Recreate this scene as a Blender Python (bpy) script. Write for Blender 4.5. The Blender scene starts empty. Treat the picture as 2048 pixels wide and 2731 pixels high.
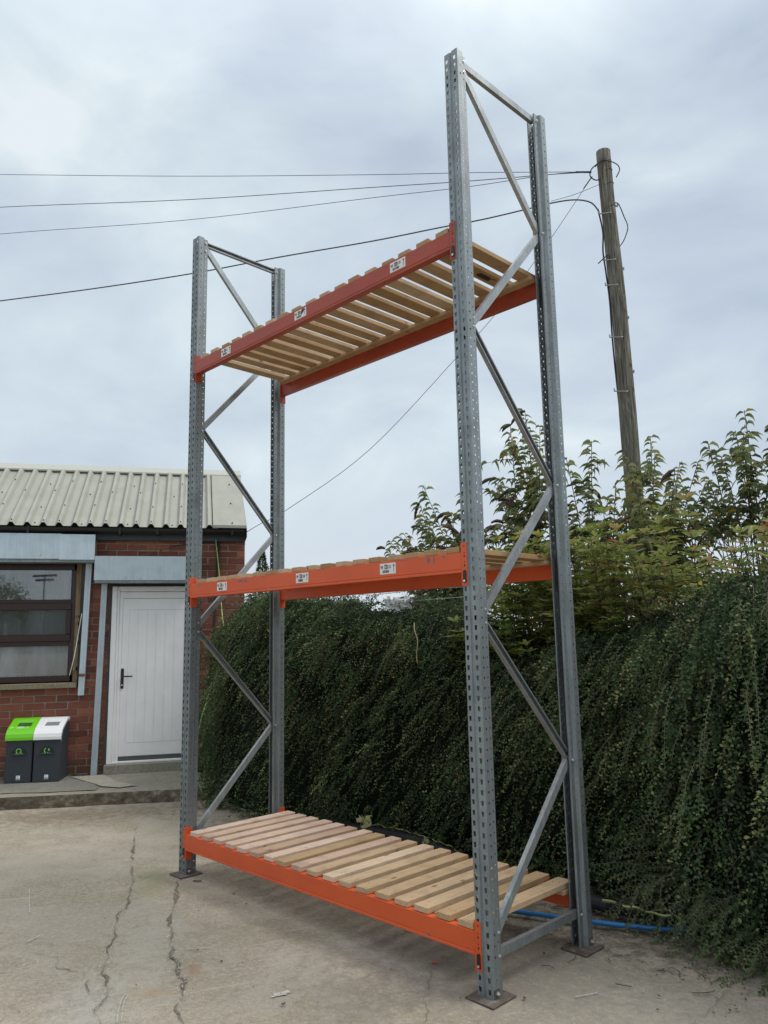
import bpy, math, random
import numpy as np
from mathutils import Vector, Matrix, noise

rnd = random.Random(7)
rng = np.random.default_rng(7)
S = bpy.context.scene
C = S.collection
PI = math.pi

# ------------------------------------------------------------------ camera
cam_d = bpy.data.cameras.new('camera')
cam = bpy.data.objects.new('camera', cam_d); C.objects.link(cam)
cx, cy, cz, yaw, pitch, roll, fpx = 5.2814, -3.0496, 1.7069, 0.7939, 0.1613, -0.0195, 2020.0
fw = Vector((-math.sin(yaw)*math.cos(pitch), math.cos(yaw)*math.cos(pitch), math.sin(pitch)))
rt = fw.cross(Vector((0, 0, 1))).normalized(); up = rt.cross(fw)
r2 = math.cos(roll)*rt + math.sin(roll)*up
u2 = -math.sin(roll)*rt + math.cos(roll)*up
M = Matrix((r2, u2, -fw)).transposed().to_4x4(); M.translation = (cx, cy, cz)
cam.matrix_world = M
cam_d.sensor_fit = 'HORIZONTAL'; cam_d.sensor_width = 36.0
cam_d.lens = 36.0*fpx/2048.0
cam_d.clip_end = 2000; cam_d.clip_start = 0.05
S.camera = cam

# ------------------------------------------------------------------ world: overcast
SUN_EL, SUN_AZ = math.radians(52), math.radians(44)     # azimuth from +x towards +y
W = bpy.data.worlds.new('World'); S.world = W; W.use_nodes = True
nt = W.node_tree; nt.nodes.clear()
def N(t, tree=None, **k):
    n = (tree or nt).nodes.new(t)
    for a, b in k.items():
        if hasattr(n, a): setattr(n, a, b)
    return n
out = N('ShaderNodeOutputWorld'); mixs = N('ShaderNodeMixShader'); bg1 = N('ShaderNodeBackground'); bg2 = N('ShaderNodeBackground')
sky = N('ShaderNodeTexSky'); sky.sky_type = 'NISHITA'; sky.sun_disc = False
sky.sun_elevation = SUN_EL; sky.sun_rotation = PI/2 - SUN_AZ
bg1.inputs[1].default_value = 0.1
tc = N('ShaderNodeTexCoord'); mp = N('ShaderNodeMapping'); mp.inputs['Scale'].default_value = (1.0, 1.0, 1.9)
mp.inputs['Location'].default_value = (3.1, 1.7, 0.4)
n1 = N('ShaderNodeTexNoise'); n1.inputs['Scale'].default_value = 2.7; n1.inputs['Detail'].default_value = 6; n1.inputs['Roughness'].default_value = .52; n1.inputs['Distortion'].default_value = .35
rp = N('ShaderNodeValToRGB')
e = rp.color_ramp.elements
e[0].position = .33; e[0].color = (.45, .53, .635, 1)
e[1].position = .68; e[1].color = (.75, .82, .865, 1)
x = e.new(.45); x.color = (.535, .62, .715, 1)
x = e.new(.56); x.color = (.61, .705, .77, 1)
# brighter, whiter band low down, as in the gap above the hedge
sep = N('ShaderNodeSeparateXYZ'); mr = N('ShaderNodeMapRange')
mr.inputs['From Min'].default_value = .02; mr.inputs['From Max'].default_value = .24; mr.inputs['To Min'].default_value = .55; mr.inputs['To Max'].default_value = 0
mx = N('ShaderNodeMix', data_type='RGBA'); mx.inputs['B'].default_value = (.76, .80, .82, 1)
# zenith of an overcast sky is somewhat brighter than its rim
mr2 = N('ShaderNodeMapRange'); mr2.inputs['From Min'].default_value = .60; mr2.inputs['From Max'].default_value = 1.0; mr2.inputs['To Min'].default_value = 1.0; mr2.inputs['To Max'].default_value = 2.1
L = nt.links.new
L(tc.outputs['Generated'], mp.inputs[0]); L(mp.outputs[0], n1.inputs['Vector']); L(n1.outputs['Fac'], rp.inputs[0])
L(tc.outputs['Generated'], sep.inputs[0]); L(sep.outputs['Z'], mr.inputs['Value']); L(sep.outputs['Z'], mr2.inputs['Value'])
L(mr.outputs[0], mx.inputs['Factor']); L(rp.outputs[0], mx.inputs['A']); mx2 = N('ShaderNodeMix', data_type='RGBA'); mx2.inputs['B'].default_value = (.80, .80, .78, 1); mr3 = N('ShaderNodeMapRange'); mr3.inputs['From Min'].default_value = .62; mr3.inputs['From Max'].default_value = .9; L(sep.outputs['Z'], mr3.inputs['Value']); L(mr3.outputs[0], mx2.inputs['Factor']); L(mx.outputs['Result'], mx2.inputs['A']); L(mx2.outputs['Result'], bg2.inputs[0]); L(mr2.outputs[0], bg2.inputs[1])
L(sky.outputs[0], bg1.inputs[0]); L(bg1.outputs[0], mixs.inputs[1]); L(bg2.outputs[0], mixs.inputs[2]); mixs.inputs[0].default_value = .95
L(mixs.outputs[0], out.inputs[0])

sd = bpy.data.lights.new('sun', 'SUN'); sd.energy = 1.6; sd.angle = math.radians(22); sd.color = (1.0, .955, .89)
sun = bpy.data.objects.new('sun', sd); C.objects.link(sun)
sv = Vector((math.cos(SUN_EL)*math.cos(SUN_AZ), math.cos(SUN_EL)*math.sin(SUN_AZ), math.sin(SUN_EL)))
sun.rotation_euler = sv.to_track_quat('Z', 'Y').to_euler(); sun.location = sv*30
S.view_settings.view_transform = 'Standard'; S.view_settings.look = 'None'
S.view_settings.exposure = 0.14; S.view_settings.gamma = 1; S.view_settings.use_curve_mapping = False
S.render.engine = 'CYCLES'
S.cycles.max_bounces = 6; S.cycles.transparent_max_bounces = 8
try: S.cycles.use_denoising = True
except Exception: pass

# ------------------------------------------------------------------ object helpers
def tag(o, label=None, cat=None, group=None, kind=None):
    if label: o['label'] = label
    if cat: o['category'] = cat
    if group: o['group'] = group
    if kind: o['kind'] = kind
    return o
def empty(name, loc=(0, 0, 0), rz=0, **k):
    o = bpy.data.objects.new(name, None); C.objects.link(o); o.location = loc; o.rotation_euler = (0, 0, rz)
    o.empty_display_size = .1
    return tag(o, **k)
def link(name, me, parent=None, mat=None, **k):
    o = bpy.data.objects.new(name, me); C.objects.link(o)
    if parent: o.parent = parent
    if mat and not me.materials: me.materials.append(mat)
    return tag(o, **k)
class MB:
    def __init__(s): s.v = []; s.f = []; s.m = []; s.mi = 0
    def add(s, vs, fs):
        b = len(s.v); s.v += [tuple(p) for p in vs]
        for f in fs: s.f.append(tuple(b+i for i in f)); s.m.append(s.mi)
        return s
    def box(s, x0, x1, y0, y1, z0, z1):
        return s.add([(x0,y0,z0),(x1,y0,z0),(x1,y1,z0),(x0,y1,z0),(x0,y0,z1),(x1,y0,z1),(x1,y1,z1),(x0,y1,z1)],
                     [(0,3,2,1),(4,5,6,7),(0,1,5,4),(1,2,6,5),(2,3,7,6),(3,0,4,7)])
    def tube(s, pts, r, n=8, r1=None, caps=True):
        pts = [Vector(p) for p in pts]; rings = []; k = len(pts)
        ref = None
        for i, p in enumerate(pts):
            t = (pts[min(i+1, k-1)] - pts[max(i-1, 0)]).normalized()
            if ref is None: ref = Vector((0, 0, 1)) if abs(t.z) < .9 else Vector((1, 0, 0))
            a = t.cross(ref).normalized(); b = t.cross(a).normalized(); ref = -b if False else ref
            rr = r if r1 is None else r + (r1-r)*i/(k-1)
            if isinstance(r, (list, tuple)): rr = r[i]
            rings.append([p + a*math.cos(2*PI*j/n)*rr + b*math.sin(2*PI*j/n)*rr for j in range(n)])
        vs = [q for g in rings for q in g]; fs = []
        for i in range(k-1):
            for j in range(n): fs.append((i*n+j, i*n+(j+1) % n, (i+1)*n+(j+1) % n, (i+1)*n+j))
        if caps: fs.append(tuple(range(n))[::-1]); fs.append(tuple((k-1)*n+j for j in range(n)))
        return s.add(vs, fs)
    def extr(s, prof, a0, a1, axis='x', closed=True, caps=True):
        """profile of 2-D points extruded along an axis (profile given in the other two axes in order)"""
        def P(p, a):
            return {'x': (a, p[0], p[1]), 'y': (p[0], a, p[1]), 'z': (p[0], p[1], a)}[axis]
        n = len(prof); vs = [P(p, a0) for p in prof] + [P(p, a1) for p in prof]
        fs = [(i, (i+1) % n, n+(i+1) % n, n+i) for i in range(n if closed else n-1)]
        if caps and closed: fs += [tuple(range(n))[::-1], tuple(range(n, 2*n))]
        return s.add(vs, fs)
    def mesh(s, name, mats=(), smooth=False):
        me = bpy.data.meshes.new(name); me.from_pydata(s.v, [], s.f)
        for m in (mats if isinstance(mats, (list, tuple)) else [mats]): me.materials.append(m)
        if any(s.m): me.polygons.foreach_set('material_index', s.m)
        import bmesh
        b = bmesh.new(); b.from_mesh(me); bmesh.ops.recalc_face_normals(b, faces=b.faces); b.to_mesh(me); b.free()
        if smooth: me.polygons.foreach_set('use_smooth', [True]*len(me.polygons))
        me.update(); return me
    def build(s, name, mats, parent=None, smooth=False, bevel=0, **k):
        o = link(name, s.mesh(name, mats, smooth), parent, **k)
        if bevel: bev(o, bevel)
        return o
def bev(o, w, seg=1):
    m = o.modifiers.new('bevel', 'BEVEL'); m.width = w; m.segments = seg; m.limit_method = 'ANGLE'; m.angle_limit = math.radians(40)
    return o
def smooth_angle(me):
    me.polygons.foreach_set('use_smooth', [True]*len(me.polygons))
    try: me.set_sharp_from_angle(angle=math.radians(35))
    except Exception: pass

# ------------------------------------------------------------------ material helpers
def mat(name, col=(.5,.5,.5), rough=.6, metal=0, spec=None):
    m = bpy.data.materials.new(name); m.use_nodes = True
    p = m.node_tree.nodes['Principled BSDF']
    p.inputs['Base Color'].default_value = (*col, 1); p.inputs['Roughness'].default_value = rough; p.inputs['Metallic'].default_value = metal
    if spec is not None: p.inputs['Specular IOR Level'].default_value = spec
    return m, m.node_tree, p
class NG:
    """tiny node helper for one material"""
    def __init__(s, m): s.m = m; s.t = m.node_tree; s.p = s.t.nodes['Principled BSDF']; s.tc = s.n('ShaderNodeTexCoord')
    def n(s, t, **k): return N(t, s.t, **k)
    def l(s, a, b): s.t.links.new(a, b)
    def co(s, kind='Object', scale=(1,1,1), loc=(0,0,0), rot=(0,0,0)):
        m = s.n('ShaderNodeMapping'); m.inputs['Scale'].default_value = scale; m.inputs['Location'].default_value = loc; m.inputs['Rotation'].default_value = rot
        if kind == 'World':
            g = s.n('ShaderNodeNewGeometry'); s.l(g.outputs['Position'], m.inputs[0])
        else: s.l(s.tc.outputs[kind], m.inputs[0])
        return m.outputs[0]
    def noise(s, v, scale=5, detail=4, rough=.55, dist=0):
        n = s.n('ShaderNodeTexNoise'); n.inputs['Scale'].default_value = scale; n.inputs['Detail'].default_value = detail
        n.inputs['Roughness'].default_value = rough; n.inputs['Distortion'].default_value = dist; s.l(v, n.inputs['Vector']); return n.outputs['Fac']
    def vor(s, v, scale=5, feature='F1', outp='Distance'):
        n = s.n('ShaderNodeTexVoronoi'); n.feature = feature; n.inputs['Scale'].default_value = scale; s.l(v, n.inputs['Vector']); return n.outputs[outp]
    def ramp(s, fac, stops):
        r = s.n('ShaderNodeValToRGB'); e = r.color_ramp.elements
        while len(e) < len(stops): e.new(.5)
        for el, (p, c) in zip(e, stops):
            el.position = p; el.color = (*c, 1) if len(c) == 3 else c
        s.l(fac, r.inputs[0]); return r.outputs[0]
    def mr(s, v, a, b, c=0, d=1):
        n = s.n('ShaderNodeMapRange'); 
        for i, x in enumerate((a, b, c, d)): n.inputs[1+i].default_value = x
        s.l(v, n.inputs[0]); return n.outputs[0]
    def mix(s, f, a, b, mode='MIX'):
        n = s.n('ShaderNodeMix', data_type='RGBA'); n.blend_type = mode
        for k, x in (('Factor', f), ('A', a), ('B', b)):
            if isinstance(x, (int, float)): n.inputs[k].default_value = x
            elif isinstance(x, tuple): n.inputs[k].default_value = (*x, 1)
            else: s.l(x, n.inputs[k])
        return n.outputs['Result']
    def math(s, op, a, b=0):
        n = s.n('ShaderNodeMath', operation=op)
        for i, x in enumerate((a, b)):
            if isinstance(x, (int, float)): n.inputs[i].default_value = x
            else: s.l(x, n.inputs[i])
        return n.outputs[0]
    def bump(s, h, strength=.3, dist=.01):
        b = s.n('ShaderNodeBump'); b.inputs['Strength'].default_value = strength; b.inputs['Distance'].default_value = dist
        s.l(h, b.inputs['Height']); s.l(b.outputs[0], s.p.inputs['Normal'])
    def col(s, c): s.l(c, s.p.inputs['Base Color'])
    def rough(s, c): s.l(c, s.p.inputs['Roughness'])
    def orand(s):
        return s.n('ShaderNodeObjectInfo').outputs['Random']

def m_galv(name, tint=(.46, .50, .53), dark=.75, metal=.55):
    m, t, p = mat(name, tint, .45, metal); g = NG(m)
    v = g.co('Object'); vs = g.co('Object', (1, 1, .05))
    sp = g.vor(v, 95, outp='Color')
    a = g.noise(vs, 60, 3); b = g.noise(v, 6, 4)
    c = g.ramp(a, [(.3, tuple(x*dark for x in tint)), (.7, tuple(min(1, x*1.12) for x in tint))])
    c = g.mix(.16 if 'sheet' not in name else .05, c, sp, 'SOFT_LIGHT')
    c = g.mix(g.mr(b, .45, .72), c, tuple(x*(.72 if 'sheet' not in name else .9) for x in tint))
    f = g.mr(g.noise(v, 2.3, 6, .7), .67, .74)           # few rusty stains
    c = g.mix(f, c, (.24, .17, .12))
    hs = g.n('ShaderNodeHueSaturation'); g.l(g.mr(g.orand(), 0, 1, .86, 1.14), hs.inputs['Value']); g.l(c, hs.inputs['Color']); c = hs.outputs[0]
    wr = g.mr(g.noise(g.co('Object', (1, 1, .22)), 16, 6, .75, .8), .64, .74, 0, .6); c = g.mix(wr, c, tuple(min(1, x*1.75) for x in tint))
    g.col(c); g.rough(g.mr(b, .3, .7, .38, .58)); g.bump(a, .08, .002); return m
M_galv = m_galv('galvanised_steel', (.265, .30, .315))
M_galv2 = m_galv('galvanised_sheet', (.46, .55, .61), .95, .35)
M_brace = m_galv('galvanised_brace', (.31, .335, .35), .8, .55)
def m_paint(name, c0, c1):
    m, t, p = mat(name, c0, .38); g = NG(m); v = g.co('Object')
    a = g.noise(v, 3, 5, .6); s = g.noise(g.co('Object', (3, 30, 30)), 6, 5, .7)
    c = g.mix(g.mr(a, .35, .7), c0, c1)
    sc = g.mr(g.noise(g.co('Object', (14, 14, 3)), 5, 3, .8), .715, .74)
    c = g.mix(sc, c, (.16, .13, .14)); g.col(c); g.rough(g.mr(s, .3, .7, .3, .5)); g.bump(s, .05, .002); return m
M_or = m_paint('orange_paint', (.66, .100, .024), (.58, .082, .02))
M_or2 = m_paint('backlit_orange_paint', (.37, .058, .026), (.31, .046, .023))  # redder paint of the top beams; their backlit darkness is put into the colour
M_black, _, _ = mat('black_plastic', (.012, .012, .014), .4)
M_rubber, _, _ = mat('black_rubber', (.02, .021, .024), .6)
M_zinc, _, _ = mat('zinc_bolt', (.75, .76, .75), .3, .8)
M_hole, _, _ = mat('dark_slot', (.01, .01, .01), .9)

def m_wood(name, c_lo, c_hi, end=False):
    m, t, p = mat(name, c_hi, .75, spec=.2); g = NG(m); r = g.orand()
    off = g.n('ShaderNodeCombineXYZ'); g.l(g.math('MULTIPLY', r, 37.0), off.inputs[0]); g.l(g.math('MULTIPLY', r, 91.0), off.inputs[1])
    va = g.n('ShaderNodeVectorMath', operation='ADD'); g.l(g.tc.outputs['Object'], va.inputs[0]); g.l(off.outputs[0], va.inputs[1])
    mp_ = g.n('ShaderNodeMapping'); mp_.inputs['Scale'].default_value = (14, .9, 14) ; g.l(va.outputs[0], mp_.inputs[0])
    gr = g.noise(mp_.outputs[0], 5, 6, .65, 1.2)
    c = g.ramp(gr, [(.25, c_lo), (.5, tuple((a+b)/2 for a, b in zip(c_lo, c_hi))), (.75, c_hi)])
    blot = g.noise(va.outputs[0], 7, 4, .6)
    c = g.mix(g.mr(blot, .5, .78, 0, .6), c, tuple(x*.55 for x in c_lo))
    c = g.mix(g.mr(g.noise(va.outputs[0], 2.2, 3), .45, .75, 0, .55), c, (.60, .43, .27))
    # knots
    kv = g.n('ShaderNodeMapping'); kv.inputs['Scale'].default_value = (1, .45, 1); g.l(va.outputs[0], kv.inputs[0])
    k = g.vor(kv.outputs[0], 7.5)
    c = g.mix(g.mr(k, .05, .1, .85, 0), c, (.16, .08, .04))
    hs = g.n('ShaderNodeHueSaturation'); g.l(g.mr(r, 0, 1, .78, 1.15), hs.inputs['Value']); g.l(g.mr(r, 0, 1, 1.12, .82), hs.inputs['Saturation']); g.l(c, hs.inputs['Color'])
    g.col(hs.outputs[0]); g.bump(gr, .25, .002); return m
M_wood_a = m_wood('weathered_pine', (.43, .29, .21), (.66, .48, .37))
M_wood_b = m_wood('yellow_pine', (.42, .285, .17), (.63, .465, .30))
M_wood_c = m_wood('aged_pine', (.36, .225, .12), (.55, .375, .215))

# ------------------------------------------------------------------ ground
def concrete(name, base, specks=True, yard=False):
    m, t, p = mat(name, base, .88, spec=.25); g = NG(m); v = g.co('World')
    big = g.noise(v, .55, 5, .62); mid = g.noise(v, 3.2, 6, .7); fine = g.noise(v, 38, 5, .75); vf = g.noise(v, 160, 2, .6)
    B = lambda k: tuple(x*k for x in base)
    c = g.ramp(mid, [(.30, B(.66)), (.5, base), (.70, B(1.32))])
    c = g.mix(g.mr(big, .42, .60, 0, .85), c, (base[0]*.78, base[1]*.80, base[2]*.74))
    c = g.mix(g.mr(fine, .42, .66, 0, .6), c, B(1.5))
    c = g.mix(g.mr(vf, .52, .66, 0, .7), c, B(.5))
    if yard:
        vr = g.co('World', (1, 1, 1), rot=(0, 0, math.radians(-62)))
        st = g.n('ShaderNodeMapping'); st.inputs['Scale'].default_value = (1.1, 14, 1); g.l(vr, st.inputs[0])
        sn = g.noise(st.outputs[0], 1.6, 7, .75, 1.6)        # dragged scuffs
        c = g.mix(g.mr(sn, .56, .70, 0, .45), c, B(1.7))
        c = g.mix(g.mr(sn, .28, .42, .5, 0), c, B(.62))
        moss = g.mr(g.noise(v, 1.1, 5, .6), .58, .72, 0, .42)
        c = g.mix(g.math('MULTIPLY', moss, .6), c, (.165, .16, .095))
        pt = g.mr(g.noise(v, .8, 4, .7, 1.0), .52, .58, 0, .30)
        c = g.mix(pt, c, (.40, .365, .325))
        sp = g.vor(g.co('World'), 26)
        c = g.mix(g.mr(sp, .06, .11, .8, 0), c, (.52, .50, .47))
        sp = g.vor(g.co('World', loc=(3, 5, 0)), 17)
        c = g.mix(g.mr(sp, .035, .06, .7, 0), c, (.05, .045, .04))
        def spot(x, y, sx, sy, rot, colr, k, edge=.15):
            q = g.n('ShaderNodeMapping'); q.vector_type = 'TEXTURE'; q.inputs['Location'].default_value = (x, y, 0); q.inputs['Rotation'].default_value = (0, 0, rot); q.inputs['Scale'].default_value = (sx, sy, 1)
            gg = g.n('ShaderNodeNewGeometry'); g.l(gg.outputs['Position'], q.inputs[0])
            ln = g.n('ShaderNodeVectorMath', operation='LENGTH'); g.l(q.outputs[0], ln.inputs[0])
            dd = g.math('ADD', ln.outputs['Value'], g.mr(g.noise(v, 11, 7, .75, .4), .3, .7, -.75, .75))
            f = g.mr(dd, edge, 1.05, k, 0); return g.mix(f, c, colr)
        c = spot(1.55, -1.07, .17, .07, math.radians(55), (.31, .20, .10), .75)
        c = spot(1.47, -.78, .12, .05, math.radians(-30), (.27, .17, .10), .7)
        c = spot(-2.6, .25, 1.5, .5, math.radians(58), (.165, .13, .095), .75)
        c = spot(1.5, -1.35, .5, .22, math.radians(-28), (.42, .41, .39), .5)
        c = spot(1.0, -.78, 1.1, .22, math.radians(-30), (.40, .375, .33), .6)
        c = spot(-1.2, -.6, .9, .5, math.radians(20), (.36, .335, .285), .5)
        c = spot(3.4, .4, .9, .5, math.radians(10), (.37, .345, .30), .5)
        c = spot(2.4, -.5, .6, .35, math.radians(-20), (.20, .18, .15), .45)
        c = spot(-.1, -.2, .4, .18, math.radians(-30), (.20, .21, .11), .6)
        c = spot(2.5, .3, 1.1, .8, 0, (.175, .155, .14), .55)
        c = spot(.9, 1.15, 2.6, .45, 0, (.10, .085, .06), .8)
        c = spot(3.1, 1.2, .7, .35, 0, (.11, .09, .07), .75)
    g.col(c); h = g.math('ADD', g.math('MULTIPLY', mid, 1.2), g.math('ADD', g.math('MULTIPLY', fine, .5), g.math('MULTIPLY', vf, .16)))
    g.bump(h, .7, .016); g.rough(g.mr(mid, .3, .7, .95, .75)); return m
M_yard = concrete('yard_concrete', (.33, .293, .237), yard=True)
M_path = concrete('step_concrete', (.27, .255, .215))
M_asph = concrete('asphalt_patch', (.205, .20, .175))
M_kerb = concrete('dirty_kerb', (.165, .14, .105)); g = NG(M_kerb); v = g.co('World', (1, 1, 1.6))
c = g.ramp(g.noise(v, 9, 6, .75), [(.30, (.055, .045, .032)), (.46, (.13, .105, .075)), (.56, (.21, .185, .135)), (.68, (.37, .33, .26))]); g.col(g.mix(g.mr(g.noise(v, 2.2, 4), .45, .6, 0, .7), c, (.085, .07, .05))); g.bump(g.noise(v, 16, 6, .75), .9, .03)
M_lightpatch = concrete('pale_patch', (.36, .34, .29))

def terrain():
    V = []; F = []
    xs = np.concatenate([np.linspace(-400, -12, 5), np.linspace(-8, 8, 81), np.linspace(12, 400, 5)])
    ys = np.concatenate([np.linspace(-400, -10, 5), np.linspace(-6, 8, 71), np.linspace(12, 400, 5)])
    for y in ys:
        for x in xs:
            z = 0.0
            if -8 <= x <= 8 and -6 <= y <= 8: z = (noise.noise(Vector((x*1.3, y*1.3, 0)))*.006 + noise.noise(Vector((x*4, y*4, 3)))*.002) - .003
            V.append((x, y, z))
    nx = len(xs)
    for j in range(len(ys)-1):
        for i in range(nx-1): a = j*nx+i; F.append((a, a+1, a+1+nx, a+nx))
    me = bpy.data.meshes.new('ground'); me.from_pydata(V, [], F); me.materials.append(M_yard)
    me.polygons.foreach_set('use_smooth', [True]*len(F))
    link('ground', me, kind='structure', label='worn grey concrete yard with cracks and stains')
terrain()

M_crack, _, _ = mat('crack_dirt', (.155, .135, .105), .95)
def crack(pts, w0, w1, name='ground_crack'):
    P = [Vector((*p, 0)) for p in pts]; fine = []
    for a, b in zip(P, P[1:]):
        n = max(2, int((b-a).length/.018))
        for i in range(n): fine.append(a.lerp(b, i/n))
    fine.append(P[-1]); vs = []; fs = []
    for i, p in enumerate(fine):
        t = (fine[min(i+1, len(fine)-1)]-fine[max(i-1, 0)]).normalized(); nn = Vector((-t.y, t.x, 0))
        j = noise.noise(p*14)*.022 + noise.noise(p*45)*.010
        w = w0 + (w1-w0)*max(0, noise.noise(p*6+Vector((5,5,5)))*1.6+.35); w *= rnd.uniform(.45, 1.25)
        q = p + nn*j
        z = .0042
        vs += [(q.x+nn.x*w, q.y+nn.y*w, z), (q.x-nn.x*w, q.y-nn.y*w, z)]
    for i in range(len(fine)-1): fs.append((2*i, 2*i+1, 2*i+3, 2*i+2))
    o = MB().add(vs, fs).build(name, M_crack, kind='structure'); return o
crack([(0.07,-.075),(.358,-.251),(.589,-.39),(.716,-.497),(.924,-.603),(1.095,-.689),(1.262,-.785),(1.376,-.796),(1.456,-.857),(1.587,-.904),(1.742,-.995),(1.82,-1.068),(1.919,-1.096),(2.3,-1.3),(3,-1.6)], .0015, .012)
crack([(-1.573,.429),(-1.109,.167),(-.559,-.121),(-.17,-.302),(.122,-.465),(.328,-.594),(.446,-.713),(.717,-.849),(.935,-.99),(1.135,-1.111),(1.34,-1.175),(1.471,-1.249),(1.526,-1.326),(1.685,-1.372),(1.8,-1.435),(2.4,-1.9)], .001, .009)
crack([(3.6,1.2),(3.583,.968),(3.60,.7),(3.612,.442),(3.7,.2)], .001, .004)
crack([(2.05,.25),(2.2,.05),(2.35,.12),(2.6,-.2),(2.75,-.35)], .0008, .002)
crack([(.6,-1.3),(.8,-1.22),(.95,-1.28),(1.1,-1.2),(1.35,-1.28)], .0008, .003)
M_white, _, _ = mat('white_scuff', (.47, .45, .41), .9)
def scuffs():
    b = MB()
    def line(p, w):
        P = [Vector((*q, .0046)) for q in p]; fine = []
        for a, c in zip(P, P[1:]):
            for i in range(10): fine.append(a.lerp(c, i/10))
        for a, c in zip(fine, fine[1:]):
            if rnd.random() < .08: continue
            t = (c-a).normalized(); nn = Vector((-t.y, t.x, 0))*w*rnd.uniform(.3, 1)
            b.add([a+nn, a-nn, c-nn, c+nn], [(0, 1, 2, 3)])
    line([(1.487,-1.157),(1.551,-1.212),(1.644,-1.269),(1.739,-1.32)], .0028); line([(1.500,-1.146),(1.562,-1.200),(1.655,-1.254),(1.75,-1.304)], .0025)
    line([(-.521,-.897),(-.204,-1.01),(.035,-1.089)], .004); line([(.452,-1.25),(.43,-1.2),(.407,-1.162)], .006); line([(-.165,-.688),(-.145,-.64)], .006)
    line([(1.2,-.70),(1.34,-.55)], .003)
    line([(2.034,-.668),(2.05,-.63),(2.061,-.591)], .018); line([(2.045,-.69),(2.075,-.61)], .01)
    line([(3.35,-.1),(3.5,.05)], .003); line([(3.1,.3),(3.16,.42)], .004)
    return b
scuffs().build('ground_scuffs', M_white, kind='stuff')

# ------------------------------------------------------------------ pallet rack
LX, D = 2.8, .895
HT = 5.03
def upright_mesh(back=False):
    h, g2 = .048, .044
    half = [(0, .006), (.005, .006), (.009, 0), (.044, 0), (.0475, .0035), (.0475, .050), (.0445, .054), (.031, .062), (.0285, .065), (.0285, .096), (.0255, .099), (.019, .099)]
    V = []; F = []; cache = {}
    def vid(p):
        k = (round(p[0], 5), round(p[1], 5), round(p[2], 5))
        if k not in cache: cache[k] = len(V); V.append(p)
        return cache[k]
    zs = [0.0]; z = .005
    while z < HT-.02: zs.append(z); z += .05
    cells = [(a, min(a+.05, HT)) for a in zs[1:]]
    cells = [(0.0, .005)] + cells
    holes = {2: 'slot', 4: 'round', 8: 'small'}
    for sgn in (1, -1):
        for i in range(len(half)-1):
            a, b = Vector((*half[i], 0)), Vector((*half[i+1], 0))
            a.x *= sgn; b.x *= sgn
            for (z0, z1) in cells:
                P00, P10, P01, P11 = [vid((q.x, q.y, zz)) for zz in (z0, z1) for q in (a, b)]
                kind = holes.get(i)
                if not kind or z1-z0 < .045:
                    F.append((P00, P10, P11, P01) if sgn > 0 else (P00, P01, P11, P10)); continue
                c = (a+b)/2; d = (b-a).normalized(); zc = (z0+z1)/2
                wl = (b-a).length
                if kind == 'slot': c = a + d*.0195; hp = [(-.0058, -.012), (.0058, -.012), (.0084, .012), (-.0084, .012)]
                else:
                    r = .0054 if kind == 'round' else .0042; zo = 0
                    hp = [(-r*.7, -r), (r*.7, -r), (r, 0), (r*.7, r), (-r*.7, r), (-r, 0)]
                H = [vid((c.x+d.x*s_, c.y+d.y*s_, zc+t_)) for s_, t_ in hp]
                if len(H) == 4:
                    R = [P00, P10, P11, P01]; q = [(R[k], R[(k+1) % 4], H[(k+1) % 4], H[k]) for k in range(4)]
                else:
                    q = [(P00, P10, H[1], H[0]), (P10, P11, H[3], H[2], H[1]), (P11, P01, H[4], H[3]), (P01, P00, H[0], H[5], H[4])]
                for f in q: F.append(f if sgn > 0 else f[::-1])
    me = bpy.data.meshes.new('upright'); me.from_pydata(V, [], F); me.materials.append(M_galv); me.update(); return me
UP = upright_mesh()
rack = empty('pallet_rack', (0, 0, 0), label='tall galvanised pallet rack with orange beams, standing alone on the concrete', cat='pallet rack')
M_rust, _, _ = mat('rusty_plate', (.13, .085, .065), .8); g = NG(M_rust)
g.col(g.ramp(g.noise(g.co('Object'), 25, 5, .7), [(.3, (.06, .045, .038)), (.55, (.12, .095, .08)), (.72, (.23, .21, .19))]))
def solid(o, t=.0018):
    m = o.modifiers.new('sheet', 'SOLIDIFY'); m.thickness = t; m.offset = 0; return o
def hexbolt(mb, c, ax, r=.008, t=.007):
    c = Vector(c); ax = Vector(ax).normalized(); mb.tube([c, c+ax*t], r, 6); mb.tube([c+ax*t, c+ax*(t+.006)], r*.5, 6)
XL = -.012
nodesA = [(.175, .16, .175, .83)]
for sx, X in ((0, XL), (1, LX)):
    for side, Y in ((0, 0.0), (1, D)):
        u = link('upright', UP, rack); u.location = (X, Y, .006); u.rotation_euler = (0, 0, PI if side else 0)
        solid(u)
        b = MB()
        if side == 0: b.box(-.075, .095, -.062, .118, 0, .006)
        else: b.box(-.062, .105, -.165, .02, 0, .006)
        o = b.build('base_plate', M_rust, u, bevel=.001); 
        if side: o.rotation_euler = (0, 0, PI); 
        o.location = (0, 0, -.004)
        b = MB()
        s1 = -1 if side else 1
        b.box(.049 if not side else -.052, .052 if not side else -.049, .008, .044, 0, .042)
        b2 = MB(); hexbolt(b2, ((.052 if not side else -.052), .026, .024), (1 if not side else -1, 0, 0), .010, .008)
        b.build('foot_bracket', M_rust, u); b2.build('anchor_bolt', M_zinc, u)
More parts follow.
